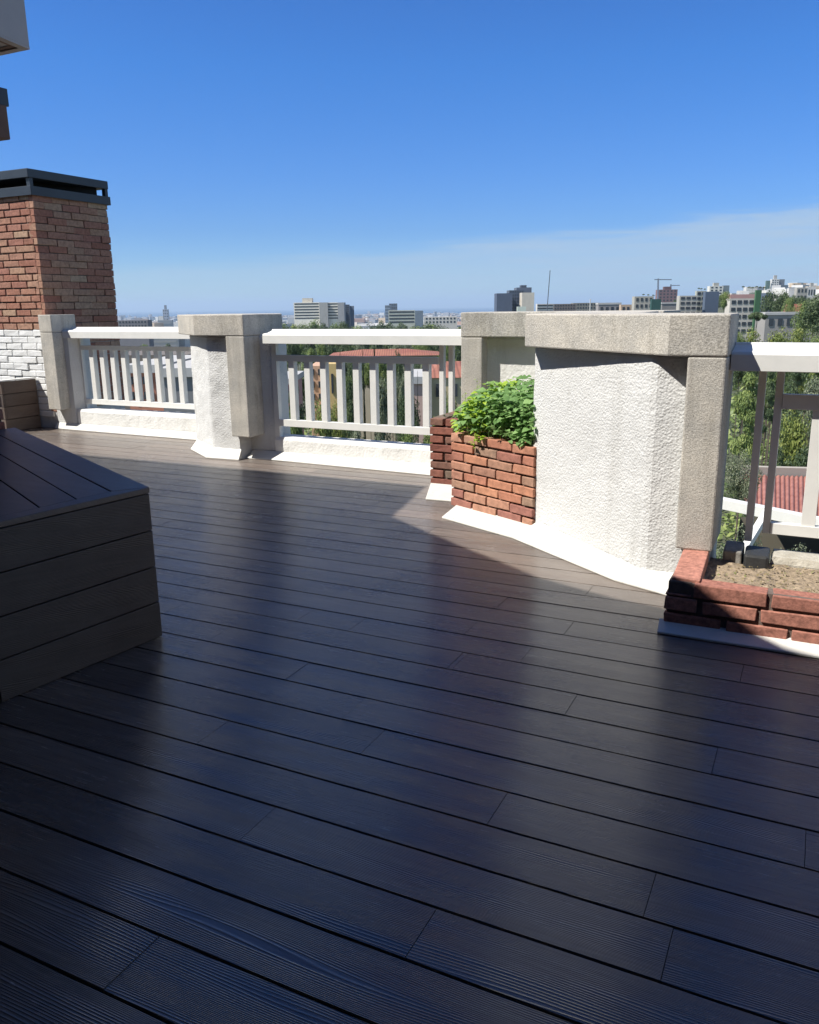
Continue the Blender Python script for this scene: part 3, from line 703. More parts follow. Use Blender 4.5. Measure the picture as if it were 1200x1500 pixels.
M['tiles'] = tiles()
white = (.62, .60, .56); beige = (.50, .45, .38); grey = (.36, .36, .36); dgrey = (.11, .13, .16); cream = (.60, .52, .36); pink = (.55, .38, .33)

building('tall pale slab tower with antennas standing left of the narrow pillar, far away', 238, 246, 453, 1900, (.34, .38, .45), 478, rows=6, cols=3, side=9)
building('low white block beside the pale slab tower', 232, 239, 463, 1850, white, 478)
building('dark roofed long row of flats seen just right of the chimney', 172, 216, 469, 520, (.20, .19, .20), 480, rows=2, cols=9)
building('long five storey hospital block with horizontal window bands above the middle railing', 430, 468, 443, 700, (.85, .79, .67), 468, rows=6, bands=True, side=3.5, depth=18)
building('plain service tower joined to the right of the long hospital block', 467.6, 480, 443, 697, (.37, .36, .34), 470, depth=16)
building('shorter banded wing right of the hospital service tower', 478, 495, 443, 701, (.85, .79, .67), 468, rows=6, bands=True, depth=18)
building('grey end block at the right end of the hospital', 494.6, 504, 443, 698, (.33, .33, .33), 468, depth=18)
building('slim dark glass tower with a white stripe, right of the hospital', 505.5, 512, 446, 720, dgrey, 470, rows=8, cols=3)
building('narrow blue grey tower touching the slim dark glass tower', 512.4, 518.5, 448, 722, (.16, .19, .24), 470)
building('dark office tower on the horizon above the green roofed block', 564, 572, 447, 1300, (.22, .27, .33), 470, rows=5, cols=4)
building('taller half of the dark office tower on the horizon', 570, 582, 444.5, 1310, (.13, .16, .2), 470, rows=6, cols=4)
building('wide pale block with greenish cornice in front of the dark office tower', 569, 608, 454.5, 620, (.46, .47, .40), 474, rows=4, bands=True, depth=14)
building('blue grey glass end of the pale block with greenish cornice', 608, 620, 455, 615, (.17, .21, .25), 478, depth=14)
building('long low white terrace block above the right half of the middle railing', 621, 670, 464, 560, (.55, .52, .47), 474, rows=2, cols=9)
building('left dark box of the big stepped office block on the skyline', 728, 751, 429.5, 560, (.075, .095, .14), 458, depth=16)
building('dark glass middle of the big stepped office block', 746, 768, 425, 575, (.085, .105, .14), 458, depth=14, rows=7, cols=6)
building('top tier of the big stepped office block', 757, 779, 421, 590, (.11, .13, .17), 458, depth=14, side=1.6)
building('beige blank faced right wing of the big stepped office block', 765, 783, 428.5, 555, (.55, .50, .42), 458, depth=12)
building('small greenish white kiosk in front of the big office block', 758, 771, 449, 300, (.55, .60, .52), 460)
building('white banded low block below the tilted mast', 787, 811, 445, 340, (.58, .56, .52), 458, rows=3, bands=True)
building('dark brown row of flats right of the tilted mast', 811, 844, 445, 380, (.20, .17, .16), 458, rows=3, cols=8)
building('second dark row of flats behind the big pillar, left of the white pole', 840, 878, 443.5, 420, (.24, .23, .20), 458, rows=3, cols=9)
building('low grey villa with a white flat roof left of the yellow striped flats', 877, 910, 446, 300, (.28, .26, .25), 460, roof='flat', rows=1, cols=4)
building('small tan house at the left of the yellow striped flats', 910, 931, 446, 290, (.48, .36, .26), 460, rows=1, cols=3)
building('grey terraced flats with a yellow stripe and dark green corner', 930, 958, 434, 260, (.38, .36, .31), 462, rows=3, cols=4)
building('dark green screened corner tower in front of the grey terraced flats', 955, 969, 438, 240, (.03, .085, .075), 462)
building('dark brick building under construction beside the tower crane', 965, 993, 424, 900, (.20, .12, .12), 442, rows=4, cols=5, side=3)
building('low grey roofed hall between the two balcony blocks', 970, 996, 445, 270, (.25, .24, .23), 462, roof='flat')
building('grey block of flats with recessed balconies left of the dark blue end wall', 996, 1022, 433, 250, (.43, .41, .36), 462, rows=4, cols=3, gap=.72)
building('roof terrace storey with small trees above the grey balcony block', 1021, 1035, 426, 256, (.40, .40, .34), 462, rows=5, cols=2, gap=.7)
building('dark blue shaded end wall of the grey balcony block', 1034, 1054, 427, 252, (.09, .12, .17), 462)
building('white stepped tower of flats on the hill behind the dark blue wall', 1040, 1060, 419, 800, (.62, .60, .54), 440, rows=5, cols=3, side=3)
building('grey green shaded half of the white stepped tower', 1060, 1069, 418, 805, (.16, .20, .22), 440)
building('white flats with pink upper floor and open balconies above the big pillar corner', 1070, 1107, 437, 230, (.52, .48, .42), 490, rows=5, cols=4, gap=.7)
building('pink tiled attic of the white flats with open balconies', 1071, 1108, 431, 236, (.45, .27, .24), 470)
building('ivy green stair tower right of the white flats', 1108, 1116, 425, 229, (.05, .13, .06), 490)
building('blue grey block right of the ivy green stair tower', 1115, 1133, 429, 240, (.22, .26, .32), 490, rows=3, cols=3)
building('white hilltop tower of flats with a dark right side', 1131, 1142, 409, 1100, (.66, .64, .60), 425, rows=5, cols=3, side=5)
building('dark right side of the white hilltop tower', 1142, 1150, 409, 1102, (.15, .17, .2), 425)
building('dark green left annex of the white hilltop tower', 1123, 1129, 411, 1098, (.12, .19, .17), 425)
building('white villa with broad flat roof half hidden by trees at the right', 1122, 1192, 461, 130, (.30, .28, .26), 482, rows=1, cols=5, roof='flat', name='villa', cat='house')
building('white triangular gable rising behind the broad flat villa roof', 1153, 1176, 460, 138, (.55, .54, .50), 482, roof='gable', top=1.6, name='villa', cat='house')
building('grey hillside house high at the right beneath the blue hill', 1168, 1184, 421, 420, (.36, .34, .30), 440, rows=2, cols=3, name='hillside_house', cat='house')
building('white hillside house at the right edge with two chimneys', 1184, 1196, 420, 440, (.62, .60, .56), 436, rows=1, cols=3, side=2, name='hillside_house', cat='house')
building('small pale house beyond the grey hillside house', 1156, 1168, 422, 520, (.55, .53, .50), 436, name='hillside_house', cat='house')
# through the railings
building('long house with a low red tiled roof seen through the middle railing', 486, 640, 521, 92, (.50, .42, .30), 545, roof='hip', top=.55, rows=1, cols=9, name='tiled_house', cat='house', depth=7)
building('yellow ochre house with one small square window behind the third and fourth bars', 474, 498, 533, 66, (.58, .42, .18), 590, rows=1, cols=1, gap=.12, name='ochre_house', cat='house', depth=8)
building('narrow peach house with white framed windows left of the ochre house', 453, 473, 536, 68, (.56, .36, .24), 590, rows=3, cols=2, gap=.4, name='peach_house', cat='house', depth=8)
building('small pink walled cottage behind the leftmost bars of the middle railing', 405, 424, 563, 50, (.48, .27, .25), 590, rows=1, cols=2, gap=.3, name='cottage', cat='house', depth=6, roof='flat')
building('cream house with a bright red tiled roof left of the grey concrete panel', 628, 705, 553, 44, (.55, .47, .28), 590, roof='hip', top=.6, rows=1, cols=3, gap=.3, name='tiled_house', cat='house', depth=8)
building('pale pink house wall behind the eighth bar of the middle railing', 600, 622, 562, 42, (.52, .36, .30), 600, name='cottage', cat='house', depth=5, roof='flat')
building('orange brick house seen through the bars of the left railing', 186, 236, 546, 40, (.50, .21, .13), 590, rows=2, cols=5, gap=.45, name='brick_house', cat='house', depth=8, roof='flat')
building('grey garage under the right half of the left railing', 236, 285, 552, 36, (.20, .20, .20), 620, name='garage', cat='garage', depth=9, roof='flat')
building('long low wall of grey flats behind the left railing', 150, 275, 520, 75, (.16, .14, .12), 590, rows=1, cols=8, name='apartment_building', depth=8)

# small red corrugated roof below the right railing
def corr():
    m, nt, b = nmat('red corrugated tiles'); b.inputs['Roughness'].default_value = .8
    nt.links.new(ramp(nt, noise_n(nt, coords(nt), 3, 5), [(.3, (.24, .09, .07)), (.7, (.36, .16, .125))]), b.inputs['Base Color']); return m
M['corr'] = corr()
t = thing('tiled_outbuilding', 'outbuilding with ridged red tile roof seen below the right railing', 'outbuilding', (.3, 24, -12))
mb = MB(); nx = 46; vs = []
p00, p10, p01, p11 = far(1090, 20.8, 748), far(1400, 20.8, 810), far(1090, 25.2, 697), far(1400, 25.2, 705)
for k in range(nx*6+1):
    s = k/(nx*6); h = .055*abs(math.sin(k/6*math.pi)); a = p00.lerp(p10, s); b = p01.lerp(p11, s)
    vs += [(a.x, a.y, a.z+h), (b.x, b.y, b.z+h)]
mb.add(vs, [(2*k, 2*k+2, 2*k+3, 2*k+1) for k in range(nx*6)], .5); mb.build('roof', M['corr'], t)
mb = MB(); e = (p10-p00); e.z = 0; e.normalize(); nn = Vector((-e.y, e.x, 0))
q0 = p01+nn*.05; q1 = p11+nn*.05
mb.add([(q0.x, q0.y, q0.z-.3), (q1.x, q1.y, q1.z-.3), (q1.x, q1.y, q1.z+.28), (q0.x, q0.y, q0.z+.28)]+[(q0.x+nn.x*.25, q0.y+nn.y*.25, q0.z-.3), (q1.x+nn.x*.25, q1.y+nn.y*.25, q1.z-.3), (q1.x+nn.x*.25, q1.y+nn.y*.25, q1.z+.28), (q0.x+nn.x*.25, q0.y+nn.y*.25, q0.z+.28)],
       [(0, 1, 2, 3), (3, 2, 6, 7), (4, 7, 6, 5), (0, 3, 7, 4), (1, 5, 6, 2)], .5); mb.build('parapet', wm((.40, .36, .30)), t)
mb = MB(); zz = min(p00.z, p10.z); mb.add([(q.x, q.y, z) for z in (-13.5, zz-.1) for q in (p00+nn*.3, p10+nn*.3, p11, p01)], [(0, 1, 5, 4), (1, 2, 6, 5), (2, 3, 7, 6), (3, 0, 4, 7)], .5); mb.build('wall', wm((.30, .27, .20)), t)

# white steel frame just below the right railing
t = thing('pergola_frame', 'white steel pergola beam with slanted brace just outside the right railing', 'pergola', (0, 8, -1.0))
def beam(p, q, w, h):
    mb = MB(); d = (q-p); dh = Vector((d.x, d.y, 0)).normalized(); n2 = Vector((-dh.y, dh.x, 0))*w/2
    vs = []
    for o_ in (p, q):
        for s_, z_ in ((-1, -h/2), (1, -h/2), (1, h/2), (-1, h/2)): vs.append(o_+n2*s_+Vector((0, 0, z_)))
    mb.add(vs, [(0, 1, 2, 3), (4, 7, 6, 5), (0, 4, 5, 1), (1, 5, 6, 2), (2, 6, 7, 3), (3, 7, 4, 0)], .5); return mb
P1 = far(1030, 9.0, 731); P2 = far(1290, 7.8, 785)
beam(P1, P2, .11, .115).build('beam', M['rail'], t, .004)
beam(far(1123, 8.3, 752), far(1090, 7.9, 806), .07, .08).build('brace', M['rail'], t, .003)

# pole, masts and crane
def pole(label, x, y0, y1, D, r, name='mast', cat='mast', x1=None, c=white):
    a = far(x, D, y1); b = far(x1 or x, D, y0); a.z = min(a.z, gz(a)); mb = MB(); mb.tube(a, b, r, r*.7, 6)
    tag(mb.build(name, wm(c)), label, cat)
pole('slim dark mast leaning right beside the big office block', 797, 396, 445, 300, .22, c=(.10, .12, .15), x1=806)
pole('white flag pole on the skyline behind the big pillar', 865, 438, 458, 200, .18, 'flag_pole', 'pole')
t = thing('tower_crane', 'tower crane with long horizontal jib beside the building under construction', 'crane', tuple(far(964, 880, 440)))
def cr(name, p, q, r):
    mb = MB(); mb.tube(p, q, r, r, 4); mb.build(name, wm((.12, .15, .2)), t)
b0 = far(964.5, 880, 440); b0.z = gz(b0); cr('tower', b0, far(964.5, 880, 408), 1.0); cr('jib', far(959, 880, 409.5), far(984, 880, 409.5), .6)
t = thing('tower_crane', 'smaller crane jib rising from the brick building under construction', 'crane', tuple(far(984, 910, 430)))
b0 = far(983, 910, 440); b0.z = gz(b0); cr('tower', b0, far(983, 910, 416.5), .9); cr('jib', far(982, 910, 418), far(996, 910, 418), .5)

# ------------------------------------------------------------------ the distant city: many small blocks
cols_ = [(.58, .56, .52), (.52, .46, .40), (.45, .30, .25), (.40, .40, .40), (.62, .60, .58), (.30, .31, .33), (.50, .40, .30)]
base = {}
rc = random.Random(17)
for k, c in enumerate(cols_):
    mb = MB(); mb.box((-.5, -.5, 0), (.5, .5, 1), .5)
    for r in range(4): 
        mb.box((-.42, -.508, .12+r*.22), (.42, -.5, .2+r*.22), .5)
    base[k] = mb.mesh('city_block', by_piece('city facade', [(0, c), (1, c)], .9, .05, .2, 0))
def city_block(px, D, w, h, k):
    p = far(px, D); o = bpy.data.objects.new('city_building', base[k]); col.objects.link(o)
    o.location = (p.x, p.y, gz(p)-1); o.scale = (w, w*rc.uniform(.6, 1.2), h+1); o.rotation_euler = (0, 0, YAW+rc.uniform(-.6, .6))
    tag(o, 'small pale building in the hazy city spreading down to the sea', 'building', 'small buildings of the distant city')
for k in range(150):
    px = rc.uniform(150, 760); D = rc.uniform(900, 2600); city_block(px, D, rc.uniform(12, 34), rc.uniform(8, 24)*(1+.4*(rc.random() < .2)), rc.randrange(7))
for k in range(140):
    px = rc.uniform(760, 1230); D = rc.uniform(500, 1500); s = 1 if px > 1000 else .8
    p = far(px, D); city_block(px, D, rc.uniform(7, 14), rc.uniform(4, 8)*s, rc.choice([0, 0, 1, 3, 4, 4, 6]))
for tone, c in enumerate([(.60, .58, .55), (.46, .36, .30), (.36, .37, .40)]):
    mb = MB()
    for k in range(1500):
        px = rc.uniform(-150, 1060); D = 2600+rc.random()**.8*6200; p = far(px, D); w = rc.uniform(14, 46); h = rc.uniform(10, 26)*(1.9 if rc.random() < .06 else 1)
        z = gz(p); a = YAW+rc.uniform(-.5, .5); d = Vector((math.cos(a), math.sin(a)))
        mb.obox((p.x, p.y), d, w, w*rc.uniform(.5, 1), z-2, z+h, .5)
    tag(mb.build('far_city', wm(c)), 'mass of tiny far buildings along the coast', kind='stuff')

# ------------------------------------------------------------------ trees
def crown_mesh(kind, n, leafsize, mat, seed):
    """unit crown: radius ~1, height ~ 2, origin at crown base"""
    r = random.Random(seed); mb = MB(); lobes = []
    if kind == 'round':
        for k in range(17):
            a = r.uniform(0, 6.28); q = r.uniform(.1, .72); lobes.append((Vector((math.cos(a)*q, math.sin(a)*q, r.uniform(.35, 1.65-.5*q))), r.uniform(.24, .48)))
    elif kind == 'layer':
        for k in range(20):
            a = r.uniform(0, 6.28); z = r.uniform(.1, 1.9); q = r.uniform(.15, .95)*(1.05-z*.4); lobes.append((Vector((math.cos(a)*q, math.sin(a)*q, z)), r.uniform(.22, .38)))
    elif kind == 'cypress':
        for k in range(14):
            z = k/13*2; lobes.append((Vector((r.uniform(-.05, .05), r.uniform(-.05, .05), z)), .34*(1-(z/2)**2.2)+.05))
    elif kind == 'umbrella':
        for k in range(16):
            a = r.uniform(0, 6.28); q = r.uniform(0, .85); lobes.append((Vector((math.cos(a)*q, math.sin(a)*q, 1.2+.3*(1-q*q))), r.uniform(.2, .32)))
    for k in range(n):
        c, rad = r.choice(lobes)
        d = Vector((r.gauss(0, 1), r.gauss(0, 1), r.gauss(0, 1))).normalized(); s = rad*r.uniform(.55, 1.08)
        if kind == 'layer' or kind == 'umbrella': d.z *= .45
        p = c+d*s; L = leafsize*r.uniform(.6, 1.4); nrm = (d+Vector((r.uniform(-.8, .8), r.uniform(-.8, .8), r.uniform(-.2, 1)))).normalized()
        x = nrm.orthogonal().normalized(); y = nrm.cross(x); a = r.uniform(0, 6.28); ex = x*math.cos(a)+y*math.sin(a); ey = nrm.cross(ex)
        pc = min(1, max(0, .5+.35*noise.noise(c*4+Vector((seed, 0, 0)))*2+r.uniform(-.3, .3)))
        mb.add([p-ex*L, p-ey*L*.5+nrm*L*.15, p+ex*L, p+ey*L*.5+nrm*L*.15], [(0, 1, 2, 3)], pc)
    return mb.mesh('crown', mat), lobes
def trunk_mesh(lobes, seed, kind):
    r = random.Random(seed); mb = MB(); zt2 = 1.2 if kind != 'cypress' else .6
    mb.tube((0, 0, -14), (0.03, 0, .2), .085, .055, 7); mb.tube((.03, 0, .2), (0, .02, zt2), .055, .02, 7)
    for c, rad in lobes[:7]: mb.tube((.02, 0, min(c.z*.5, .7)), c, .028, .008, 5)
    return mb.mesh('trunk', M['bark'])
TP = {}
def proto(key, kind, n, ls, mat, seed):
    me, lb = crown_mesh(kind, n, ls, M[mat], seed); TP[key] = (me, trunk_mesh(lb, seed, kind))
for s in range(3):
    proto(('dark', s), 'round', 5200, .05, 'leaf_dark', 10+s); proto(('mid', s), 'round', 5200, .05, 'leaf_mid', 20+s)
proto(('yell', 0), 'round', 4200, .05, 'leaf_yell', 31); proto(('yell', 1), 'round', 4200, .055, 'leaf_yell', 32)
proto(('pine', 0), 'layer', 9000, .042, 'leaf_mid', 41); proto(('pine', 1), 'layer', 7000, .045, 'leaf_dark', 42)
proto(('cyp', 0), 'cypress', 4500, .035, 'leaf_cyp', 51); proto(('umb', 0), 'umbrella', 4500, .05, 'leaf_dark', 61)
proto(('grey', 0), 'round', 9000, .030, 'leaf_grey', 71); proto(('grey', 1), 'round', 5200, .05, 'leaf_grey', 72)
def tree(key, px, D, ytop, width_px, label, group, ybot=None, name='tree'):
    top = far(px, D, ytop); rad = width_px/2/F*D*1.02; g0 = gz(top)
    h = top.z-g0
    if h < 2.5: return None
    ch = min(h*.95, rad*3.2) if key[0] != 'cyp' else h*.95
    if ybot is not None: ch = top.z-far(px, D, ybot).z
    t = thing(name, label, 'tree', (top.x, top.y, g0), group); t.rotation_euler = (0, 0, (px*7.3+D) % 6.28)
    cm, tm = TP[key]
    zf = 1/(2.0 if key[0] in ('dark', 'mid', 'yell', 'grey', 'pine', 'cyp') else 1.75); cs = ch*zf*1.02
    c = bpy.data.objects.new('crown', cm); col.objects.link(c); c.parent = t; c.scale = (rad, rad, cs); c.location = (0, 0, h-ch)
    k = bpy.data.objects.new('trunk', tm); col.objects.link(k); k.parent = t
    k.scale = (rad*.5, rad*.5, cs*.97); k.location = (0, 0, h-ch)
    return t
rt = random.Random(23)
GT = 'trees of the valley seen over and through the railings'
# belt of trees just above / behind the middle railing
for k in range(34):
    px = 372+k*9.2+rt.uniform(-3, 3); D = rt.uniform(230, 420)
    tree((rt.choice(['dark', 'dark', 'mid']), rt.randrange(3)), px, D, rt.uniform(465, 474)+(3 if px > 610 else 0)+(4 if 516 < px < 540 else 0), rt.uniform(26, 46), 'tree in the dark belt between the hospital and the middle railing', GT)
# left railing background
for k in range(9):
    px = 205+k*9+rt.uniform(-3, 3); tree((rt.choice(['dark', 'mid']), rt.randrange(3)), px, rt.uniform(120, 240), rt.uniform(496, 512), rt.uniform(20, 34), 'tree behind the left railing', GT)
# valley trees through the middle railing
for k in range(60):
    px = rt.uniform(395, 690); D = rt.choice([rt.uniform(60, 88), rt.uniform(98, 180), rt.uniform(98, 180)])
    yt = (rt.uniform(488, 512) if D > 95 else rt.uniform(530, 560))
    if D < 95 and 445 < px < 505: continue
    tree((rt.choice(['dark', 'mid', 'dark', 'grey']), 1) if True else None, px, D, yt, rt.uniform(22, 46) if D < 95 else rt.uniform(14, 30), 'leafy tree in the valley behind the middle railing', GT)
for (px, D, yt, w, key, lab) in [
    (430, 34, 545, 30, ('dark', 0), 'dark tree rising behind the first two bars of the middle railing'),
    (508, 40, 528, 24, ('dark', 2), 'dense dark tree just right of the ochre house'),
    (532, 45, 527, 13, ('cyp', 0), 'tall black green cypress right of the middle of the middle railing'),
    (560, 36, 536, 30, ('grey', 1), 'grey leaved tree behind the sixth bar of the middle railing'),
    (585, 38, 532, 30, ('grey', 1), 'grey leaved tree behind the seventh bar of the middle railing'),
    (596, 33, 556, 34, ('dark', 1), 'dark tree in front of the pale pink wall'),
    (612, 30, 566, 9, ('cyp', 0), 'small dark cypress beside the pale pink house wall'),
    (548, 62, 505, 16, ('cyp', 0), 'broad conifer breaking the long red tiled roof'),
    (584, 60, 502, 22, ('dark', 1), 'round dark tree breaking the long red tiled roof'),
    (498, 60, 508, 7, ('cyp', 0), 'thin cypress in front of the long red roof, left part'),
    (660, 22, 572, 34, ('mid', 1), 'light green tree in front of the red tiled house next to the planter'),
    (640, 20, 598, 44, ('mid', 0), 'light green bush crown low behind the right end of the middle railing'),
    (600, 19, 612, 40, ('mid', 2), 'green bush crown low behind the seventh bar'),
    (430, 20, 590, 34, ('mid', 1), 'mid green bush low behind the first bar of the middle railing'),
    (470, 21, 572, 30, ('mid', 0), 'yellowing palm like bush behind the second and third bars'),
    (492, 22, 578, 24, ('yell', 0), 'yellow green bush in front of the ochre house'),
    (520, 21, 606, 34, ('grey', 1), 'grey green bush below the fifth bar'),
    (412, 18, 622, 20, ('yell', 1), 'small yellow shrub at the left foot of the middle railing'),
    (560, 17, 634, 60, ('dark', 0), 'dark low bush under the lower bar of the middle railing'),
    (500, 17, 640, 50, ('yell', 0), 'yellow flowering low bush under the lower bar of the middle railing'),
    (640, 16, 640, 50, ('mid', 2), 'low green bush beside the dark rear bricks of the planter')]:
    tree(key, px, D, yt, w, lab, None, ybot=(yt+130 if key[0] != 'cyp' else None))
for k in range(16):
    px = 500+k*8.2; tree((rt.choice(['dark', 'grey', 'dark', 'mid']), 1), px, rt.uniform(66, 84), rt.uniform(522, 534), rt.uniform(20, 34), 'leafy tree between the long red roof and the middle railing', GT)
# right side
for (px, D, yt, w, key, lab) in [
    (1135, 190, 420, 34, ('dark', 1), 'tall dark tree in front of the blue grey block'),
    (1148, 170, 418, 26, ('dark', 2), 'second tall dark tree left of the grey hillside house'),
    (1110, 120, 454, 30, ('umb', 0), 'dark umbrella pine left of the broad villa roof'),
    (1197, 80, 424, 40, ('dark', 0), 'large dark tree at the right edge above the handrail'),
    (1180, 95, 440, 34, ('mid', 1), 'mid green tree left of the large dark tree at the right edge'),
    (1165, 210, 428, 26, ('dark', 0), 'dark pointed tree below the grey hillside house'),
    (1063, 210, 424, 16, ('mid', 0), 'light tree squeezed between the balcony blocks'),
    (1100, 70, 475, 44, ('yell', 0), 'yellow green tree directly above the left end of the right handrail'),
    (1142, 68, 472, 46, ('yell', 1), 'yellow green tree above the middle of the right handrail'),
    (1172, 64, 474, 44, ('yell', 0), 'olive tree above the right handrail near the edge'),
    (1078, 66, 480, 30, ('mid', 2), 'green tree emerging beside the big pillar corner'),
    (1200, 56, 480, 40, ('mid', 0), 'green tree at the right edge touching the handrail'),
    (1098, 30, 548, 60, ('pine', 0), 'broad layered pine behind the first thin post of the right railing'),
    (1130, 34, 540, 40, ('pine', 1), 'darker pine behind the second thin post'),
    (1170, 30, 582, 60, ('yell', 1), 'bright bushy tree framed by the right railing'),
    (1160, 40, 540, 50, ('dark', 2), 'dark hedge tree just below the right handrail'),
    (1195, 38, 540, 44, ('grey', 1), 'grey leaved tree just below the right handrail at the edge'),
    (1185, 27, 640, 50, ('dark', 1), 'dark bush behind the ridged red roof'),
    (1140, 29, 640, 60, ('dark', 0), 'dark low tree above the ridged red roof'),
    (1090, 12.5, 648, 60, ('grey', 0), 'pale leaved shrub beside the big pillar, above the white beam'),
    (1100, 9.0, 752, 120, ('grey', 0), 'big leaved pale shrub under the white beam'),
    (1165, 9.5, 778, 110, ('grey', 0), 'low grey shrub under the lower bar of the right railing')]:
    tree(key, px, D, yt, w, lab, None, ybot=yt+w*2.4 if D < 60 and D > 13 else None)
for k in range(36):
    px = rt.uniform(1085, 1290); D = rt.uniform(42, 110); tree((rt.choice(['dark', 'mid', 'mid', 'yell']), 0), px, D, rt.uniform(486, 540), rt.uniform(26, 50), 'leafy garden tree below the right handrail', GT)
for k in range(26):
    px = rt.uniform(1150, 1260); D = rt.uniform(130, 320); tree((rt.choice(['dark', 'dark', 'mid']), 1), px, D, rt.uniform(428, 452), rt.uniform(16, 28), 'dark tree on the slope above the villa roof', GT)
for k in range(50):
    px = rt.uniform(960, 1260); D = rt.uniform(500, 800); tree(('dark', 2), px, D, rt.uniform(430, 440), rt.uniform(7, 12), 'small dark tree on the skyline ridge', GT)
for k, px in enumerate([1089, 1098, 1103, 1109, 1114, 1120, 943, 950, 957, 1024, 1028, 1033]):
    D = 262 if px < 1080 else 600; tree(('umb', 0), px, D, (430 if px < 1000 else 421 if px < 1080 else 418.5)+(k % 3)*.6, 4.2 if D < 300 else 5, 'tiny dark palm on the skyline', 'row of tiny palms on the skyline', name='palm_tree')

mb = MB(); ru = random.Random(77)
for k in range(60000):
    D = 9*(17**ru.random()); px = ru.uniform(60, 1320); p = far(px, D); g0 = gz(p); sz = .03+.0035*D
    hgt = max(0, noise.noise(Vector((p.x*.25, p.y*.25, 5)))+.35)*2.6
    c = Vector((p.x, p.y, g0+ru.random()*hgt+.1)); n_ = Vector((ru.gauss(0, 1), ru.gauss(0, 1), abs(ru.gauss(0, 1))+.3)).normalized()
    x = n_.orthogonal().normalized(); y = n_.cross(x); a = ru.uniform(0, 6.28); ex = x*math.cos(a)+y*math.sin(a); ey = n_.cross(ex); L_ = sz*ru.uniform(.6, 1.5)
    mb.add([c-ex*L_, c-ey*L_*.5, c+ex*L_, c+ey*L_*.5], [(0, 1, 2, 3)], min(1, max(0, .5+.6*noise.noise(Vector((p.x*.15, p.y*.15, 0)))+ru.uniform(-.3, .3))))
tag(mb.build('undergrowth', M['leaf_mid']), 'green undergrowth covering the valley floor', kind='stuff')

# ------------------------------------------------------------------ haze
m = bpy.data.materials.new('haze'); m.use_nodes = True; nt = m.node_tree
for n_ in list(nt.nodes):
    if n_.type != 'OUTPUT_MATERIAL': nt.nodes.remove(n_)
pv = nt.nodes.new('ShaderNodeVolumePrincipled'); pv.inputs['Color'].default_value = (.62, .80, 1, 1); pv.inputs['Density'].default_value = .00007; pv.inputs['Anisotropy'].default_value = .1
nt.links.new(pv.outputs[0], nt.nodes['Material Output'].inputs['Volume'])
mb = MB(); mb.box((-59000, -59000, -125), (59000, 59000, 300), .5); hz = mb.build('haze', m); tag(hz, 'thin blue haze over the city', kind='stuff')

# ------------------------------------------------------------------ light
L = Vector((.541, .536, -1)).normalized()     # direction the light travels
sun_d = bpy.data.lights.new('sun', 'SUN'); sun = bpy.data.objects.new('sun', sun_d); col.objects.link(sun)
sun_d.energy = 5.0; sun_d.angle = R(.53); sun_d.color = (1, .955, .88)
sun.rotation_euler = L.to_track_quat('-Z', 'Y').to_euler(); sun.location = (-20, -30, 40)
w = bpy.data.worlds.new('World'); sc.world = w; w.use_nodes = True; nt = w.node_tree; bg = nt.nodes['Background']
sky = nt.nodes.new('ShaderNodeTexSky'); sky.sky_type = 'NISHITA'; sky.sun_disc = False
S_ = -L; sky.sun_elevation = math.asin(S_.z); sky.sun_rotation = math.atan2(S_.x, S_.y)
sky.air_density = 1.0; sky.dust_density = .3; sky.ozone_density = 3.5; sky.altitude = 100
# thin veil of cloud low over the sea
tc = N(nt, 'ShaderNodeTexCoord'); sp = N(nt, 'ShaderNodeSeparateXYZ'); nt.links.new(tc.outputs['Generated'], sp.inputs[0])
X, Y, Z = sp.outputs
az = mth(nt, 'ARCTAN2', mth(nt, 'ADD', mth(nt, 'MULTIPLY', X, math.cos(YAW)), mth(nt, 'MULTIPLY', Y, math.sin(YAW))),
         mth(nt, 'ADD', mth(nt, 'MULTIPLY', X, -math.sin(YAW)), mth(nt, 'MULTIPLY', Y, math.cos(YAW))))
cv = N(nt, 'ShaderNodeCombineXYZ'); nt.links.new(mth(nt, 'MULTIPLY', az, 4.0), cv.inputs[0]); nt.links.new(mth(nt, 'MULTIPLY', Z, 55.0), cv.inputs[1])
nz = noise_n(nt, cv.outputs[0], 1.6, 6, .6, .4)
edge = mth(nt, 'ADD', mth(nt, 'MULTIPLY_ADD', az, .070, .070), mth(nt, 'MULTIPLY', mth(nt, 'SUBTRACT', nz, .5), .03))
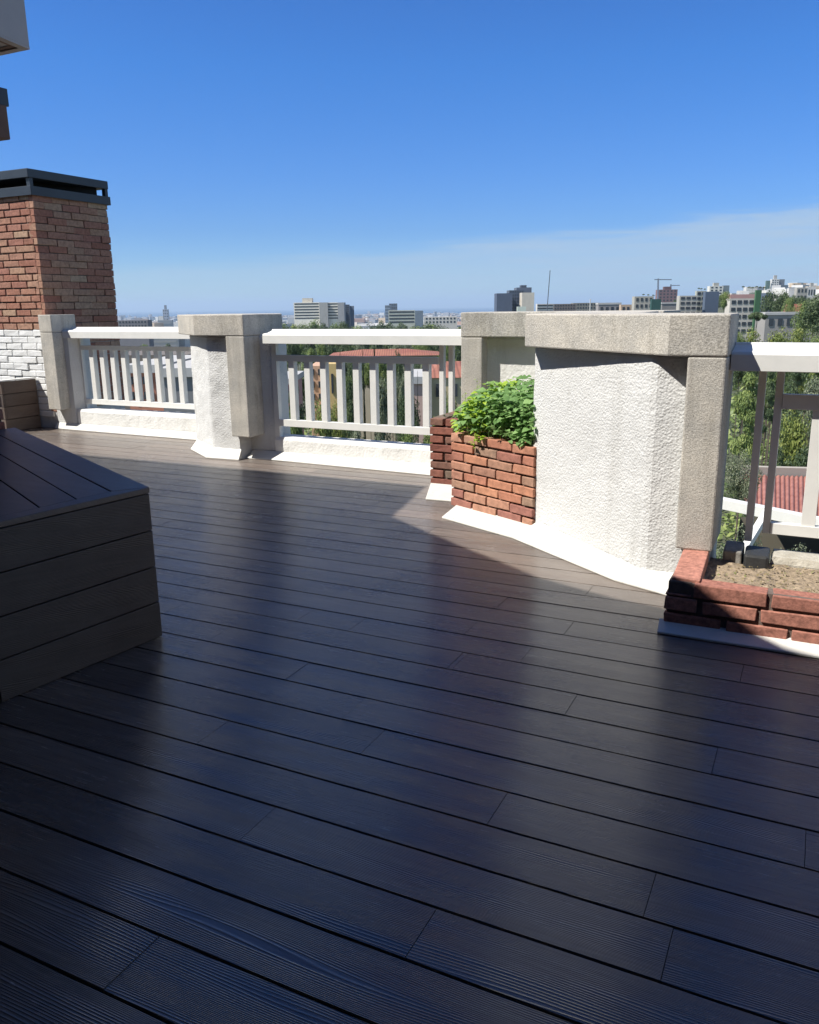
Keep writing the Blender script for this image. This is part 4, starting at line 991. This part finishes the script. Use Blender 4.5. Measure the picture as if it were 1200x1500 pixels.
mr = N(nt, 'ShaderNodeMapRange', interpolation_type='SMOOTHSTEP'); nt.links.new(mth(nt, 'SUBTRACT', edge, Z), mr.inputs[0]); mr.inputs[1].default_value = -.004; mr.inputs[2].default_value = .014
mr2 = N(nt, 'ShaderNodeMapRange', interpolation_type='SMOOTHSTEP'); nt.links.new(Z, mr2.inputs[0]); mr2.inputs[1].default_value = -.02; mr2.inputs[2].default_value = .07
front = N(nt, 'ShaderNodeMapRange', interpolation_type='SMOOTHSTEP'); nt.links.new(az, front.inputs[0]); front.inputs[1].default_value = -.4; front.inputs[2].default_value = .4
amt = mth(nt, 'MULTIPLY', mr.outputs[0], mth(nt, 'MULTIPLY', mth(nt, 'MULTIPLY_ADD', nz, 1.5, .05), mth(nt, 'MULTIPLY_ADD', front.outputs[0], .55, .40)))
tint = ramp(nt, Z, [(.0, (.56, .82, 1.0)), (.05, (.38, .60, .94)), (.085, (.30, .525, .90)), (.14, (.255, .52, .94)), (.25, (.19, .53, .99)), (.40, (.17, .46, .92)), (.62, (.11, .30, .66)), (1.0, (.10, .26, .58))])
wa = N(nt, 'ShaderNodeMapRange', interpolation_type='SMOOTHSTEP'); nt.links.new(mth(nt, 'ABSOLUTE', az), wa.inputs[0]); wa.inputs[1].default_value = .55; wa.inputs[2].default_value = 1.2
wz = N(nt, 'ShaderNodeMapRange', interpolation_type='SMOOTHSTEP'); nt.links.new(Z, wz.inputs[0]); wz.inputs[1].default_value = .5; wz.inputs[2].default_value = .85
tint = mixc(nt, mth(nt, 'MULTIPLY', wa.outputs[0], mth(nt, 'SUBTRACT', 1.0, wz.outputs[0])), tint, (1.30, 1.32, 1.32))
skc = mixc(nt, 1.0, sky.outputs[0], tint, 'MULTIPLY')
cl = mixc(nt, amt, skc, (2.9, 3.9, 5.1))
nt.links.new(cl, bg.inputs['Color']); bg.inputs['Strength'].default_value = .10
sc.view_settings.view_transform = 'Standard'; sc.view_settings.look = 'None'; sc.view_settings.exposure = .6; sc.view_settings.gamma = 1
sc.render.engine = 'CYCLES'
sc.cycles.volume_bounces = 0
sc.render.resolution_x = 819; sc.render.resolution_y = 1024
